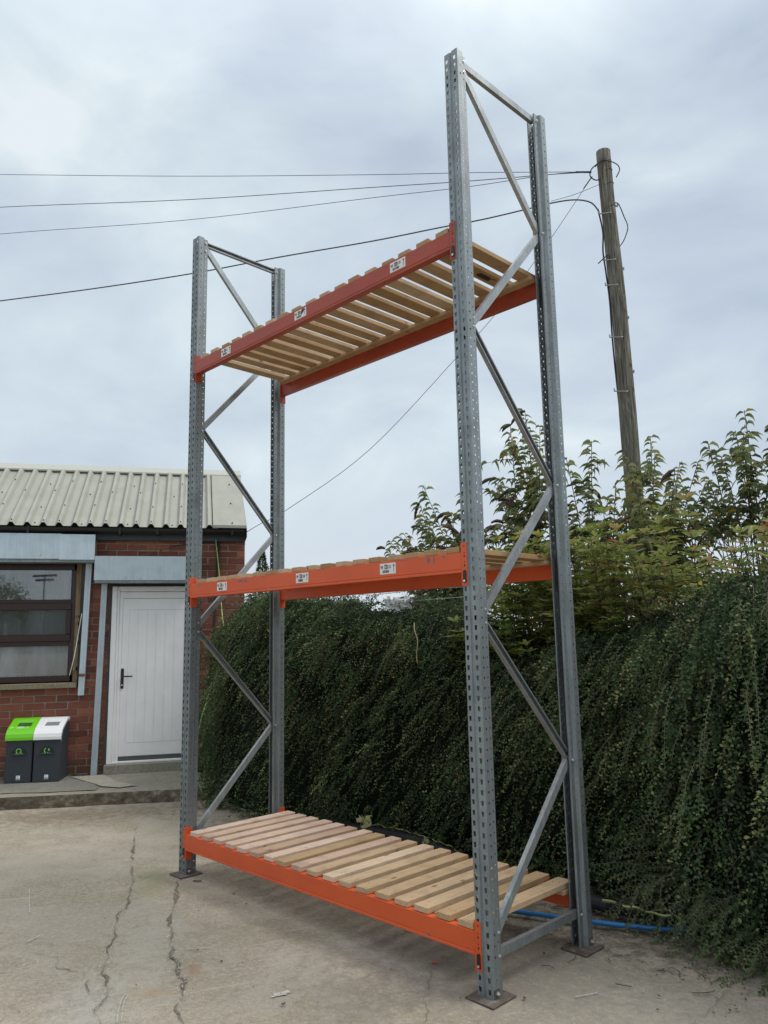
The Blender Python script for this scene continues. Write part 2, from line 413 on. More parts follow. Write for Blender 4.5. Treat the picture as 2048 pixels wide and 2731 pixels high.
# braces: C channel, running in the y-z plane of each frame
def brace(X, y0, z0, y1, z1, open_to, w=.042, d=.026, t=.003):
    a = Vector((0, y0, z0)); bvec = Vector((0, y1, z1)) - a; Ln = bvec.length; dr = bvec.normalized(); nn = Vector((0, -dr.z, dr.y))
    s = open_to
    prof = [(-s*d/2, -w/2), (s*d/2, -w/2), (s*d/2, -w/2+.008), (s*d/2-s*t, -w/2+.008), (s*d/2-s*t, -w/2+t), (-s*d/2+s*t, -w/2+t), (-s*d/2+s*t, w/2-t), (s*d/2-s*t, w/2-t), (s*d/2-s*t, w/2-.008), (s*d/2, w/2-.008), (s*d/2, w/2), (-s*d/2, w/2)]
    vs = [a + nn*q + Vector((p, 0, 0)) for p, q in prof] + [a + dr*Ln + nn*q + Vector((p, 0, 0)) for p, q in prof]
    n = len(prof); fs = [(i, (i+1) % n, n+(i+1) % n, n+i) for i in range(n)]
    fs += [(0, 1, 2, 3, 4, 5), (6, 7, 8, 9, 10, 11), (0, 5, 6, 11), (n, n+5, n+4, n+3, n+2, n+1), (n+6, n+11, n+10, n+9, n+8, n+7), (n, n+11, n+6, n+5)]
    o = MB().add(vs, fs).build('brace', M_brace, rack); o.location = (X, 0, 0); return o
yA, yB = .078, D-.078
BR = [('h', .175, .175, -1), ('d', .25, 1.0, -1), ('u', 1.0, 1.78, 1), ('d', 1.80, 2.57, -1), ('u', 2.58, 3.40, 1), ('d', 3.38, 4.20, -1), ('u', 4.20, 4.985, 1), ('h', 5.005, 5.005, 1)]
for X in (XL, LX):
    bolts = MB()
    for k, z0, z1, op in BR:
        if k == 'h': brace(X, yA, z0, yB, z1, op if (X < 1 or z0 < 1) else -1)
        elif k == 'd': brace(X, yA, z0, yB, z1, op)
        else: brace(X, yB, z0, yA, z1, op if z0 < 4 else -1)
    for zz, yy in [(.175, yA), (.28, yA), (1.76, yA), (1.83, yA), (3.37, yA), (3.42, yA), (4.93, yA), (5.0, yA), (.175, yB), (.99, yB), (2.575, yB), (4.2, yB), (4.99, yB)]:
        hexbolt(bolts, (X+.030, yy, zz), (1, 0, 0), .0085, .005)
    bolts.build('brace_bolts', M_zinc, rack, kind='stuff')
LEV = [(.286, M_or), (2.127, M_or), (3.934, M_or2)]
beam_prof = [(0, 0), (0, -.088), (.003, -.090), (.003, -.0925), (-.0015, -.0945), (-.0015, -.106), (.004, -.108), (.044, -.108), (.044, 0)]
def connector(mb, mbk, mz, x_in, sgn, yf, z, rot):
    """x_in: plane of the upright's inner side; sgn: +1 upright lies on the +x side"""
    f = -1 if not rot else 1
    a, b = sorted((x_in, x_in+sgn*.038)); ys = sorted((yf+f*.0045, yf+f*.0008))
    mb.box(a, b, ys[0], ys[1], z-.174, z+.050)
    a2, b2 = sorted((x_in, x_in-sgn*.0035)); ys2 = sorted((yf+f*.0045, yf-f*.052))
    mb.box(a2, b2, ys2[0], ys2[1], z-.174, z+.050)
    xm = x_in+sgn*.020
    for dz, w, hh in [(.031, .003, .004), (-.005, .003, .003), (-.022, .0035, .006), (-.052, .003, .003), (-.070, .0035, .006)]:
        yy = sorted((yf+f*.0045, yf+f*.0052)); mbk.box(xm-w, xm+w, yy[0], yy[1], z+dz-hh, z+dz+hh)
    yy = sorted((yf+f*.0045, yf+f*.009)); 
    mbk.extr([(xm-.010, z-.160), (xm+.010, z-.160), (xm+.010, z-.102), (xm+.004, z-.094), (xm-.004, z-.094), (xm-.010, z-.102)], yy[0], yy[1], 'y')
    mz.tube([(xm, yf+f*.009, z-.150), (xm, yf+f*.0125, z-.150)], .0062, 10)
for zt, mm in LEV:
    for rot in (0, 1):
        yf = 0.0 if not rot else D; f = 1 if not rot else -1
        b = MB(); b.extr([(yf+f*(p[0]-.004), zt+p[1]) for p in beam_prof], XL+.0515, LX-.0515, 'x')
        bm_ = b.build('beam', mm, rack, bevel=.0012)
        for x_in, sg in ((XL+.0478, -1), (LX-.0478, 1)):
            c, k, zc = MB(), MB(), MB(); connector(c, k, zc, x_in, sg, yf, zt, rot)
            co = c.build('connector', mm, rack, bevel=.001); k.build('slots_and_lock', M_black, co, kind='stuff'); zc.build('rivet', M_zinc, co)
# scratches on the middle beam (bare primer showing)
M_scr, _, _ = mat('scraped_paint', (.15, .13, .16), .6)
b = MB()
for x0, zz, w, hh in [(.14, 2.108, .012, .016), (.17, 2.112, .008, .012), (.20, 2.115, .006, .01), (.72, 2.108, .05, .012), (.78, 2.103, .022, .014), (2.52, 2.105, .012, .03), (2.56, 2.10, .007, .035), (2.63, 2.112, .01, .012), (1.6, 2.122, .06, .003), (1.0, 2.122, .05, .004), (2.3, 2.122, .08, .003), (.35, .192, .03, .0025), (1.15, .19, .05, .002), (1.9, .282, .03, .003), (2.45, .20, .012, .012), (2.2, .19, .06, .002), (.62, .283, .02, .003), (.9, 3.93, .05, .003), (1.75, 3.93, .06, .003), (2.55, 3.90, .014, .018), (.3, 3.93, .03, .003), (2.62, 3.842, .03, .003)]:
    vs = []; n = 10
    for i in range(n):
        a = 2*PI*i/n; r = rnd.uniform(.5, 1.1); vs.append((x0+math.cos(a)*w*r, -.0046, zz+math.sin(a)*hh*r*.8))
    b.add(vs, [tuple(range(n))])
b.build('paint_scrapes', M_scr, rack, kind='stuff')
# shelf labels
M_lab, _, _ = mat('label_paper', (.72, .72, .70), .6); M_ink, _, _ = mat('label_ink', (.015, .015, .02), .6); M_labw, _, _ = mat('label_white', (.75, .75, .73), .6)
def text(s, x, y, z, size, m, parent, rx=PI/2, name='lettering', bold=.0, sx=1):
    cu = bpy.data.curves.new(name, 'FONT'); cu.body = s; cu.size = size; cu.offset = bold; cu.materials.append(m); cu.align_x = 'LEFT'; cu.resolution_u = 3
    tmp_ = bpy.data.objects.new('tmp', cu); me_ = bpy.data.meshes.new_from_object(tmp_); bpy.data.objects.remove(tmp_); o = bpy.data.objects.new(name, me_); C.objects.link(o); o.parent = parent; o['kind'] = 'stuff'; o.location = (x, y, z); o.rotation_euler = (rx, 0, 0); o.scale = (sx, 1, 1); return o
for lev, mid, xs in [(1, '09', ((.412, 'CL'), (1.355, 'CM'), (2.142, 'CR'))), (2, '12', ((.417, 'CL'), (1.341, 'CM'), (2.277, 'CR')))]:
    zt = LEV[lev][0]
    for x0, sfx in xs:
        zb = zt-.075
        lb = MB().box(0, .128, -.0006, 0, 0, .062).build('shelf_label', M_lab, rack); lb.location = (x0, -.0042, zb)
        lb['label'] = 'white location label reading 9E %s %s' % (mid, sfx)
        y = -.0012
        text('9E', .005, y, .032, .024, M_ink, lb, bold=.0004, sx=.92)
        MB().box(.037, .062, y, y+.0003, .029, .054).build('number_panel', M_ink, lb)
        text(mid, .0385, y-.0006, .033, .022, M_labw, lb, bold=.0003, sx=.85)
        text(sfx, .064, y, .032, .024, M_ink, lb, bold=.0004, sx=.86)
        a = MB().box(.1115, .1145, y, y+.0003, .010, .045); a.add([(.1055, y, .043), (.1205, y, .043), (.113, y, .056)], [(0, 1, 2)]); a.build('arrow', M_ink, lb)
        bc = MB(); xx = .022
        while xx < .074:
            w = rnd.choice([.0008, .0008, .0016, .0024]); bc.box(xx, xx+w, y, y+.0003, .007, .023); xx += w+rnd.choice([.0009, .0012, .0022])
        bc.build('barcode', M_ink, lb, kind='stuff')
        if lev == 2 and sfx == 'CM':
            s = MB()
            for k in range(5): s.add([(.07+k*.006, y-.001, .020+k*.004), (.075+k*.006, y-.001, .020+k*.004), (.082+k*.007, y-.001, .058), (.079+k*.006, y-.001, .060)], [(0, 1, 2, 3)])
            s.build('scuff', M_ink, lb, kind='stuff')

# ------------------------------------------------------------------ slatted decks
def board_mesh(w, l, t):
    me = MB().box(0, w, 0, l, 0, t).mesh('board'); return me
bm_v = [board_mesh(w, l, .030) for w, l in ((.095, .892), (.097, .886), (.093, .889), (.096, .880))]
for li, (zt, _) in enumerate(LEV):
    lab = ['pale slatted timber deck resting on the lowest orange beams near the ground', 'slatted timber deck on the middle orange beams, seen edge on', 'slatted timber deck on the top beams, seen from below against the sky'][li]
    dk = empty('slatted_deck', (.06, 0, zt+.0005), label=lab, cat='slatted deck', group='slatted timber decks on the rack')
    for i in range(18):
        src = rnd.choice(bm_v)
        me = src.copy()
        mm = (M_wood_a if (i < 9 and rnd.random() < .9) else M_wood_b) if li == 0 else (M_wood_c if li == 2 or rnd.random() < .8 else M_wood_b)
        me.materials.clear(); me.materials.append(mm)
        o = link('board', me, dk)
        x = .035+.1497*i+rnd.uniform(-.006, .006)
        if i == 17: x = .035+.1497*17 - .0
        o.location = (x, rnd.uniform(.0, .010), rnd.uniform(0, .0012)+ .0004); o.rotation_euler = (0, rnd.uniform(-.002, .002), rnd.uniform(-.006, .006))
        bev(o, .0022)
    for y in (.056, .775):
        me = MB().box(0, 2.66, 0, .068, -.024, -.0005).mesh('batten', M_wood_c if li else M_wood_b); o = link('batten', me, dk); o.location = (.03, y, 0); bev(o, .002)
        # grain runs along the batten
    nails = MB()
    for i in range(18):
        for y in (.082, .802):
            for dx in (.022, .07):
                x = .04+.1497*i+dx+rnd.uniform(-.005, .005); yy = y+rnd.uniform(-.012, .012)
                nails.tube([(x, yy, .031), (x, yy, .0322)], .0028, 6)
    nails.build('nail_heads', M_rust, dk, kind='stuff')
    if li == 2:   # burnt knot seen from below on the last but one board
        kb = MB(); vs = []
        for i in range(16):
            a = 2*PI*i/16; r = rnd.uniform(.75, 1.1); vs.append((2.478+.026*r*math.cos(a), .575+.075*r*math.sin(a), -.0006))
        kb.add(vs, [tuple(range(16))]); kb.build('dark_knot', mat('burnt_knot', (.035, .018, .01), .8)[0], dk)

# ------------------------------------------------------------------ building (local: x along the wall, y into the building)
B = empty('brick_building', (-3.955, 1.016, 0), PI/3, label='low red brick building with pale corrugated roof, white door and brown window', cat='building')
M_mort, _, _ = mat('mortar', (.26, .21, .165), .95); g = NG(M_mort)
g.col(g.ramp(g.noise(g.co('Object'), 9, 5, .7), [(.3, (.21, .165, .13)), (.7, (.36, .29, .23))])); g.bump(g.noise(g.co('Object'), 120, 3), .4, .004)
M_brick, _, _ = mat('red_brick', (.25, .07, .045), .9, spec=.15); g = NG(M_brick); r = g.orand(); v = g.co('World')
c = g.ramp(r, [(0, (.14, .058, .044)), (.3, (.205, .074, .052)), (.6, (.245, .088, .060)), (.85, (.275, .106, .070)), (.97, (.34, .13, .08)), (1, (.09, .05, .045))])
c = g.mix(g.mr(g.noise(v, 14, 5, .7), .42, .75, 0, .6), c, (.15, .06, .05))
c = g.mix(g.mr(g.noise(v, 3.0, 4, .7), .60, .75, 0, .35), c, (.30, .235, .19))
sz = g.n('ShaderNodeSeparateXYZ'); g.l(v, sz.inputs[0]); low = g.math('ADD', sz.outputs[2], g.mr(g.noise(v, 5, 5, .7), .3, .7, -.12, .12)); c = g.mix(g.mr(low, .18, .42, .7, 0), c, (.075, .062, .045))
g.col(c); g.bump(g.noise(v, 60, 4, .7), .6, .004)
# wall core panels round the openings
wl = MB(); y0, y1 = .035, .28
wl.box(-6, -.165, y0, y1, 0, 1.15); wl.box(-6, -1.75, y0, y1, 1.15, 2.7); wl.box(-6, -.165, y0, y1, 2.7, 3.02)
wl.box(-.165, .13, y0, y1, 0, 3.02); wl.box(.13, 1.27, y0, y1, 2.43, 3.02); wl.box(.13, 1.27, y0, y1, 0, .16); wl.box(1.27, 1.80, y0, y1, 0, 3.02)
wall = wl.build('wall', M_mort, B)
gb = MB(); gb.extr([(.28, 0), (.28, 3.0), (1.04, 3.6), (2.2, 2.9), (2.2, 0)], 1.55, 1.798, 'x'); gb.box(-6, 1.55, 1.95, 2.2, 0, 2.9); gb.box(-6, -5.75, .28, 1.95, 0, 2.9)
gb.build('gable_wall', M_brick, B)
bmesh_cache = {}
def brick_me(w, k):
    key = (round(w, 2), k)
    if key not in bmesh_cache:
        h = .0725; j = [rnd.uniform(-.0022, .0022) for _ in range(16)]; w = round(w, 2) if w < .235 else .2385
        b = MB(); c_ = .003
        # front face slightly chamfered and uneven
        vs = [(0+j[0], .009, 0+j[1]), (w+j[2], .009, 0+j[3]), (w+j[4], .009, h+j[5]), (0+j[6], .009, h+j[7]),
              (c_+j[0], 0, c_+j[1]), (w-c_+j[2], 0, c_+j[3]), (w-c_+j[4], 0, h-c_+j[5]), (c_+j[6], 0, h-c_+j[7]),
              (w/2, -.0004, c_+j[8]), (w/2, -.0004, h-c_+j[9])]
        b.add(vs, [(0, 1, 5, 8, 4), (1, 2, 6, 5), (2, 3, 7, 9, 6), (3, 0, 4, 7), (4, 8, 9, 7), (8, 5, 6, 9)])
        bmesh_cache[key] = b.mesh('brick', M_brick)
    return bmesh_cache[key]
BP, BL = .0838, .2505
nb = 0
row = 0; z = .155
while z < 2.94:
    header = (row % 6 == 3)
    pitch_ = BL/2 if False else BL
    x = -1.42 + (BL/2 if row % 2 else 0) + rnd.uniform(-.006, .006)
    while x < 1.80:
        a, bb = x, x+BL-.0115
        segs = [(a, bb)]
        cuts = []
        if z+.07 > 1.15 and z < 2.70: cuts.append((-9, -.165))
        if z > 2.64: cuts.append((-9, -.03))
        if z < 2.36: cuts.append((.145, 1.25))
        elif z < 2.67: cuts.append((-.02, 1.24))
        if z < 2.2 and 0: pass
        for c0, c1 in cuts:
            ns = []
            for p, q in segs:
                if q <= c0 or p >= c1: ns.append((p, q)); continue
                if p < c0: ns.append((p, c0))
                if q > c1: ns.append((c1, q))
            segs = ns
        for p, q in segs:
            q = min(q, 1.797)
            if q-p < .035: continue
            if z < 1.3 and p > 1.5: continue            # behind the hedge
            if q < -1.22: continue
            o = link('brick', brick_me(q-p, rnd.randrange(4)), wall); o.location = (p, .029-rnd.uniform(0, .003), z+rnd.uniform(-.0012, .0012)); o.rotation_euler = (0, 0, rnd.uniform(-.006, .006)); nb += 1
        x += BL
    z += BP; row += 1
# crumbly plinth
pl = MB(); 
for i in range(60):
    x0 = -2.5+i*.045
    if x0 > .12 : break
    pl.box(x0, x0+.05, .012+rnd.uniform(-.01, .012), .05, .10, .145+rnd.uniform(-.02, .006))
pl.build('plinth', M_kerb, B, kind='stuff')
# fascia, soffit, gutter
M_fas, _, _ = mat('dark_fascia', (.045, .058, .068), .5); M_gut, _, _ = mat('black_gutter', (.012, .013, .015), .35)
MB().box(-6, 1.795, -.035, .025, 2.955, 3.20).build('fascia', M_fas, B)
gt = MB(); pr = [(-.13+.062*math.cos(a), 3.085+.062*math.sin(a)) for a in [PI+PI*i/8 for i in range(9)]] + [(-.13+.056*math.cos(a), 3.085+.056*math.sin(a)) for a in [2*PI-PI*i/8 for i in range(9)]]
gt.extr(pr, -6, 1.785, 'x'); gt.build('gutter', M_gut, B)
gbk = MB()
for x in (-2.6, -1.7, -.8, .25, .7, 1.62): gbk.box(x-.012, x+.012, -.20, -.03, 3.012, 3.022); gbk.box(x-.012, x+.012, -.202, -.196, 3.012, 3.10)
gbk.build('gutter_bracket', M_gut, B)
MB().extr([(-.24, 2.985), (.28, 2.95), (.28, 3.45), (-.24, 3.085)], 1.7985, 1.806, 'x').build('box_end', M_gut, B)
# corrugated roof
M_roof, _, _ = mat('cream_roof_sheet', (.43, .43, .355), .55); g = NG(M_roof); v = g.co('Object'); 
c = g.ramp(g.noise(g.co('Object', (1, .25, 1)), 5, 5, .7), [(.3, (.285, .29, .25)), (.7, (.35, .355, .31))])
c = g.mix(g.mr(g.noise(v, 1.7, 4, .7), .55, .8, 0, .5), c, (.28, .285, .225)); g.col(c)
M_flash, _, _ = mat('ridge_flashing', (.40, .41, .365), .5)
E0, E1 = Vector((0, -.25, 3.095)), Vector((0, 1.04, 4.03))
rd = (E1-E0).normalized(); rn = Vector((0, -rd.z, rd.y))
pt = .178; rise = .046; prof = []
x = 1.44
while x > -6:
    prof += [(x, 0), (x-.06, 0), (x-.088, rise), (x-.122, rise), (x-.150, 0)]; x -= pt
rf = MB(); vs = []; fs = []; n = len(prof)
for (tt) in (0, 1):
    for (px, ph) in prof: p = E0.lerp(E1, tt) + rn*ph; vs.append((px, p.y, p.z))
for i in range(n-1): fs.append((i, i+1, n+i+1, n+i))
rf.add(vs, fs); roof = rf.build('roof', M_roof, B); m = roof.modifiers.new('s', 'SOLIDIFY'); m.thickness = .004; m.offset = -1
fl = MB(); a = E0+rn*.006; c_ = E1+rn*.006
fl.add([(1.38, a.y, a.z), (1.795, a.y, a.z), (1.795, c_.y, c_.z), (1.38, c_.y, c_.z), (1.38, a.y, a.z+.034), (1.40, a.y, a.z+.036), (1.795, a.y, a.z+.036), (1.795, c_.y, c_.z+.036), (1.40, c_.y, c_.z+.036), (1.38, c_.y, c_.z+.034)],
       [(4, 5, 8, 9), (5, 6, 7, 8), (0, 4, 9, 3), (1, 2, 7, 6), (0, 1, 6, 5, 4), (2, 3, 9, 8, 7), (0, 3, 2, 1)])
fl.build('verge_flashing', M_roof, roof)
rc = MB(); rc.add([(-6, 1.0, 4.055), (1.80, 1.0, 4.055), (1.80, 1.16, 4.16), (-6, 1.16, 4.16), (-6, 1.0, 4.035), (1.80, 1.0, 4.035), (-6, 1.5, 3.98), (1.80, 1.5, 3.98)], [(0, 1, 2, 3), (0, 4, 5, 1), (3, 2, 7, 6), (1, 5, 7, 2), (0, 3, 6, 4)])
rc.build('ridge_cap', M_flash, roof)
bk = MB(); bk.add([(-6, 1.06, 4.02), (1.79, 1.06, 4.02), (1.79, 2.35, 2.95), (-6, 2.35, 2.95)], [(0, 1, 2, 3)]); bk.add([(-6, 1.02, 4.0), (1.79, 1.02, 4.0), (1.79, 1.0, 3.9), (-6, 1.0, 3.9)], [(0, 1, 2, 3)]); o = bk.build('rear_slope', M_roof, roof); solid(o, .01)
sc = MB()
x = 1.44; k = 0
while x > -1.6:
    for tt in (.03, .55) if k % 2 else (.03, .30, .75):
        p = E0.lerp(E1, tt+rnd.uniform(-.01, .01)) + rn*(rise if k % 3 else 0); xx = x-.105 if k % 3 else x-.03
        q = p+rn*.012; sc.tube([(xx, p.y, p.z), (xx, q.y, q.z)], .007, 7)
    x -= pt; k += 1
for tt in (.04, .4, .78): p = E0.lerp(E1, tt)+rn*.042; q = p+rn*.01; sc.tube([(1.62, p.y, p.z), (1.62, q.y, q.z)], .010, 7)
sc.build('roof_screws', M_hole, roof, kind='stuff')
# window
M_frame, _, _ = mat('brown_upvc', (.030, .011, .011), .32); M_dk, _, _ = mat('dark_interior', (.02, .021, .023), .9)
win = MB()
win.box(-1.75, -.29, .10, .16, 1.225, 1.297); win.box(-1.75, -.29, .10, .16, 2.586, 2.66)
win.box(-.325, -.262, .10, .16, 1.297, 2.586); win.box(-1.75, -1.69, .10, .16, 1.297, 2.586)
win.box(-1.69, -.325, .105, .155, 2.165, 2.221); win.box(-1.69, -.325, .105, .155, 1.659, 1.735)
win = win.build('window', M_frame, B, bevel=.004)
cs = MB(); cs.box(-1.66, -.305, .082, .13, 2.093, 2.18); cs.box(-1.66, -.305, .082, .13, 1.71, 1.794); cs.box(-.365, -.305, .082, .13, 1.794, 2.093); cs.box(-1.66, -1.60, .082, .13, 1.794, 2.093)
cs.build('opening_casement', M_frame, win, bevel=.006)
def m_glass(name, dirt=.10, col=(.35, .38, .40)):
    m = bpy.data.materials.new(name); m.use_nodes = True; t = m.node_tree; t.nodes.clear()
    o = N('ShaderNodeOutputMaterial', t); gl = N('ShaderNodeBsdfGlossy', t); gl.inputs['Roughness'].default_value = .015; gl.inputs['Color'].default_value = (.95, .97, 1, 1)
    tr = N('ShaderNodeBsdfTransparent', t); tr.inputs[0].default_value = (.80, .84, .84, 1)
    df = N('ShaderNodeBsdfDiffuse', t); df.inputs[0].default_value = (*col, 1)
    fr = N('ShaderNodeFresnel', t); fr.inputs[0].default_value = 2.3
    a = N('ShaderNodeMixShader', t); b2 = N('ShaderNodeMixShader', t)
    tcn = N('ShaderNodeTexCoord', t); nz = N('ShaderNodeTexNoise', t); mp_ = N('ShaderNodeMapping', t); mp_.inputs['Scale'].default_value = (4, 1, 1.2); nz.inputs['Scale'].default_value = 1.3; nz.inputs['Detail'].default_value = 4
    t.links.new(tcn.outputs['Object'], mp_.inputs[0]); t.links.new(mp_.outputs[0], nz.inputs['Vector'])
    mrn = N('ShaderNodeMapRange', t); mrn.inputs[1].default_value = .35; mrn.inputs[2].default_value = .7; mrn.inputs[3].default_value = dirt*.5; mrn.inputs[4].default_value = dirt*1.3
    t.links.new(nz.outputs['Fac'], mrn.inputs[0])
    t.links.new(fr.outputs[0], a.inputs[0]); t.links.new(tr.outputs[0], a.inputs[1]); t.links.new(gl.outputs[0], a.inputs[2])
    t.links.new(mrn.outputs[0], b2.inputs[0]); t.links.new(a.outputs[0], b2.inputs[1]); t.links.new(df.outputs[0], b2.inputs[2]); t.links.new(b2.outputs[0], o.inputs[0])
    return m
G1 = m_glass('window_glass', .17); G2 = m_glass('obscured_glass', .62, (.36, .38, .39))
for nm, z0, z1, x1, mm, lb in (('pane', 2.221, 2.586, -.325, G1, None), ('pane', 1.794, 2.093, -.365, G1, None), ('pane', 1.297, 1.659, -.325, G2, 'frosted lower pane')):
    o = MB().box(-1.68, x1, .125, .131, z0-.005, z1+.005).build(nm, mm, win)
    if lb: o['label'] = lb
MB().box(-2.2, -.262, .95, .97, 1.0, 2.8).box(-2.2, -2.18, .28, .97, 1, 2.8).box(-.14, -.12, .28, .97, 1, 2.8).box(-2.2, -.12, .28, .97, .98, 1.0).box(-2.2, -.12, .28, .97, 2.8, 2.82).build('room_lining', M_dk, B)
M_bl, _, _ = mat('blind_fabric', (.55, .56, .55), .8)
bd = MB()
for i in range(9):
    x0 = -.375-i*.028; bd.add([(x0, .20, 1.32), (x0-.030, .225, 1.32), (x0-.030, .225, 2.62), (x0, .20, 2.62)], [(0, 1, 2, 3)])
bd.build('vertical_blind', M_bl, win)
fu = MB(); fu.box(-1.15, -1.11, .5, .52, 1.60, 1.95); fu.box(-.98, -.965, .5, .52, 1.7, 2.0); fu.box(-.72, -.69, .4, .42, 1.75, 1.93); fu.box(-1.25, -1.05, .4, .41, 2.15, 2.25)
fu.build('inside_papers', M_bl, win)
M_tim, _, _ = mat('raw_timber', (.24, .17, .095), .85); g = NG(M_tim); g.col(g.ramp(g.noise(g.co('Object', (6, 6, 1)), 6, 5, .7), [(.3, (.14, .095, .05)), (.7, (.30, .215, .12))])); g.bump(g.noise(g.co('Object', (8, 8, 1)), 9, 4), .5, .005)
tm = MB().box(-.262, -.205, .075, .14, 2.02, 2.66); tm.build('timber_packer', M_tim, B, bevel=.002)
tm = MB()
for i in range(18):
    z0 = 1.22+i*.045; tm.box(-.262, -.205+rnd.uniform(-.02, .012), .085+rnd.uniform(-.008, .012), .14, z0, z0+.046)
tm.build('crumbled_mortar', M_tim, B)
MB().box(-.205, -.165, .06, .30, 1.21, 2.7).build('reveal', M_gut, B)
M_sill = concrete('sill_concrete', (.25, .215, .15))
MB().box(-2.2, -.195, -.035, .10, 1.152, 1.215).build('sill', M_sill, B, bevel=.006)
# shutter boxes and guides
b1_ = MB().box(-6, -.42, -.20, .03, 2.695, 3.005).build('shutter_box', M_galv2, B, bevel=.003, label='long galvanised shutter box over the window')
MB().box(-.435, -.03, -.2035, -.1995, 2.688, 2.998).build('cover_plate', M_galv2, b1_)
MB().box(-6, -.035, -.19, .02, 2.655, 2.690).build('shutter_slat', M_galv, b1_)
b2_ = MB().box(-.028, 1.235, -.20, .03, 2.435, 2.735).build('shutter_box', M_galv2, B, bevel=.003, label='short galvanised shutter box over the door')
MB().box(-.02, 1.23, -.188, .02, 2.405, 2.433).build('shutter_slat', M_galv, b2_)
sb = MB()
for x_, z_ in ((-.05, 2.985), (-.41, 2.985), (-.2, 2.99), (-.2, 2.70)): hexbolt(sb, (x_, -.2035, z_), (0, -1, 0), .005, .002)
sb.build('screws', M_zinc, b1_, kind='stuff')
br = MB()
for i in range(150): x_ = .14+i*.0073; br.box(x_, x_+.005, -.06, -.055, 2.375+rnd.uniform(-.008, .01), 2.405)
br.build('brush_strip', M_black, B, kind='stuff')
def guide(p0, p1, wid, nm, parts=None):
    b = MB(); (xa, za), (xb, zb) = p0, p1
    for dx0, dx1, dy0, dy1 in ((0, wid, -.052, -.049), (0, .003, -.049, .026), (wid-.003, wid, -.049, .026), (wid*.55, wid*.6, -.0545, -.052)):
        b.add([(xa+dx0, dy0, za), (xa+dx1, dy0, za), (xa+dx1, dy1, za), (xa+dx0, dy1, za), (xb+dx0, dy0, zb), (xb+dx1, dy0, zb), (xb+dx1, dy1, zb), (xb+dx0, dy1, zb)],
              [(0, 3, 2, 1), (4, 5, 6, 7), (0, 1, 5, 4), (1, 2, 6, 5), (2, 3, 7, 6), (3, 0, 4, 7)])
    return b.build(nm, M_galv2, B, bevel=.001)
g1 = guide((-.173, 1.062), (-.142, 2.655), .068, 'shutter_guide')
g1['label'] = 'short galvanised guide rail beside the window with a bare brown band'
MB().box(-.169, -.101, -.0565, -.0550, 1.285, 1.318).build('bare_band', mat('brown_band', (.17, .065, .035), .8)[0], g1)
g2 = guide((.008, .125), (.048, 2.405), .068, 'shutter_guide'); g2['label'] = 'full height galvanised guide rail beside the door'
# door
M_wh, _, _ = mat('white_upvc', (.74, .745, .75), .35); g = NG(M_wh)
g.col(g.ramp(g.noise(g.co('Object', (2, 2, 1)), 3, 5, .7), [(.35, (.83, .835, .84)), (.75, (.74, .745, .745))])); g.bump(g.noise(g.co('Object', (40, 40, 1.5)), 2.5, 3, .6, 2), .12, .003)
M_groove, _, _ = mat('grey_groove', (.42, .43, .44), .6); M_seal, _, _ = mat('door_seal', (.08, .085, .09), .6)
df = MB(); 
df.box(.175, .235, -.01, .07, .235, 2.375); df.box(.235, .265, .004, .07, .235, 2.375); df.box(.265, .305, .016, .07, .262, 2.30)
df.box(1.135, 1.225, -.01, .07, .235, 2.375)
df.box(.265, 1.135, .002, .07, 2.31, 2.375); df.box(.265, 1.135, .014, .07, 2.225, 2.305)
df.box(.235, 1.225, .0, .07, .235, .262)
dframe = df.build('door_frame', M_wh, B, bevel=.004)
MB().box(.305, 1.135, .018, .06, .2625, .312).build('weather_bar', M_seal, dframe)
dl = MB(); dl.box(.305, 1.13, .022, .062, .314, 2.222)
door = dl.build('door', M_wh, B, bevel=.004)
gr = MB()
x0, x1, z0, z1 = .385, 1.05, .47, 2.08
for a_, b__, c__, d_ in ((x0, x1, z0, z0+.006), (x0, x1, z1, z1+.006)): gr.box(a_, b__, .0205, .0225, c__, d_)
for x_ in (x0, .49, .60, .71, .82, .93, x1): gr.box(x_-.0015, x_+.0015, .0208, .0225, z0, z1)
gr.build('panel_groove', mat('shallow_groove', (.58, .585, .59), .5)[0], door)
hb = MB().box(.308, .342, .010, .022, 1.12, 1.365); hdl = hb.build('handle_plate', M_black, door, bevel=.01)
hl = MB(); hl.tube([(.325, .010, 1.27), (.325, -.025, 1.27), (.335, -.032, 1.27), (.445, -.032, 1.268)], .0085, 8); hl.build('lever', M_black, hdl, smooth=True)
MB().tube([(.325, .009, 1.165), (.325, .006, 1.165)], .009, 10).build('key_cylinder', M_zinc, hdl)
MB().box(.135, .172, .03, .28, .12, 2.43).build('door_reveal', M_fas, B)
ds = MB().box(.15, 1.30, -.045, .08, .10, .233).build('door_step', M_path, B, bevel=.008)
# dark thin pipe and its clip
pp = MB(); pp.tube([(1.462, -.02, 3.0), (1.45, -.015, 2.6), (1.40, -.01, 1.6), (1.37, -.01, 1.0)], .017, 8); pp.build('drain_pipe', M_rubber, B, smooth=True)

def tubeobj(name, pts, r, m, n=6, **k):
    # Catmull-Rom smoothing
    P = [Vector(p) for p in pts]; Q = []
    for i in range(len(P)-1):
        a, b, c, d = P[max(i-1, 0)], P[i], P[i+1], P[min(i+2, len(P)-1)]
        for j in range(6):
            t = j/6; Q.append(.5*((2*b)+(-a+c)*t+(2*a-5*b+4*c-d)*t*t+(-a+3*b-3*c+d)*t**3))
    Q.append(P[-1]); return MB().tube(Q, r, n).build(name, m, smooth=True, **k)
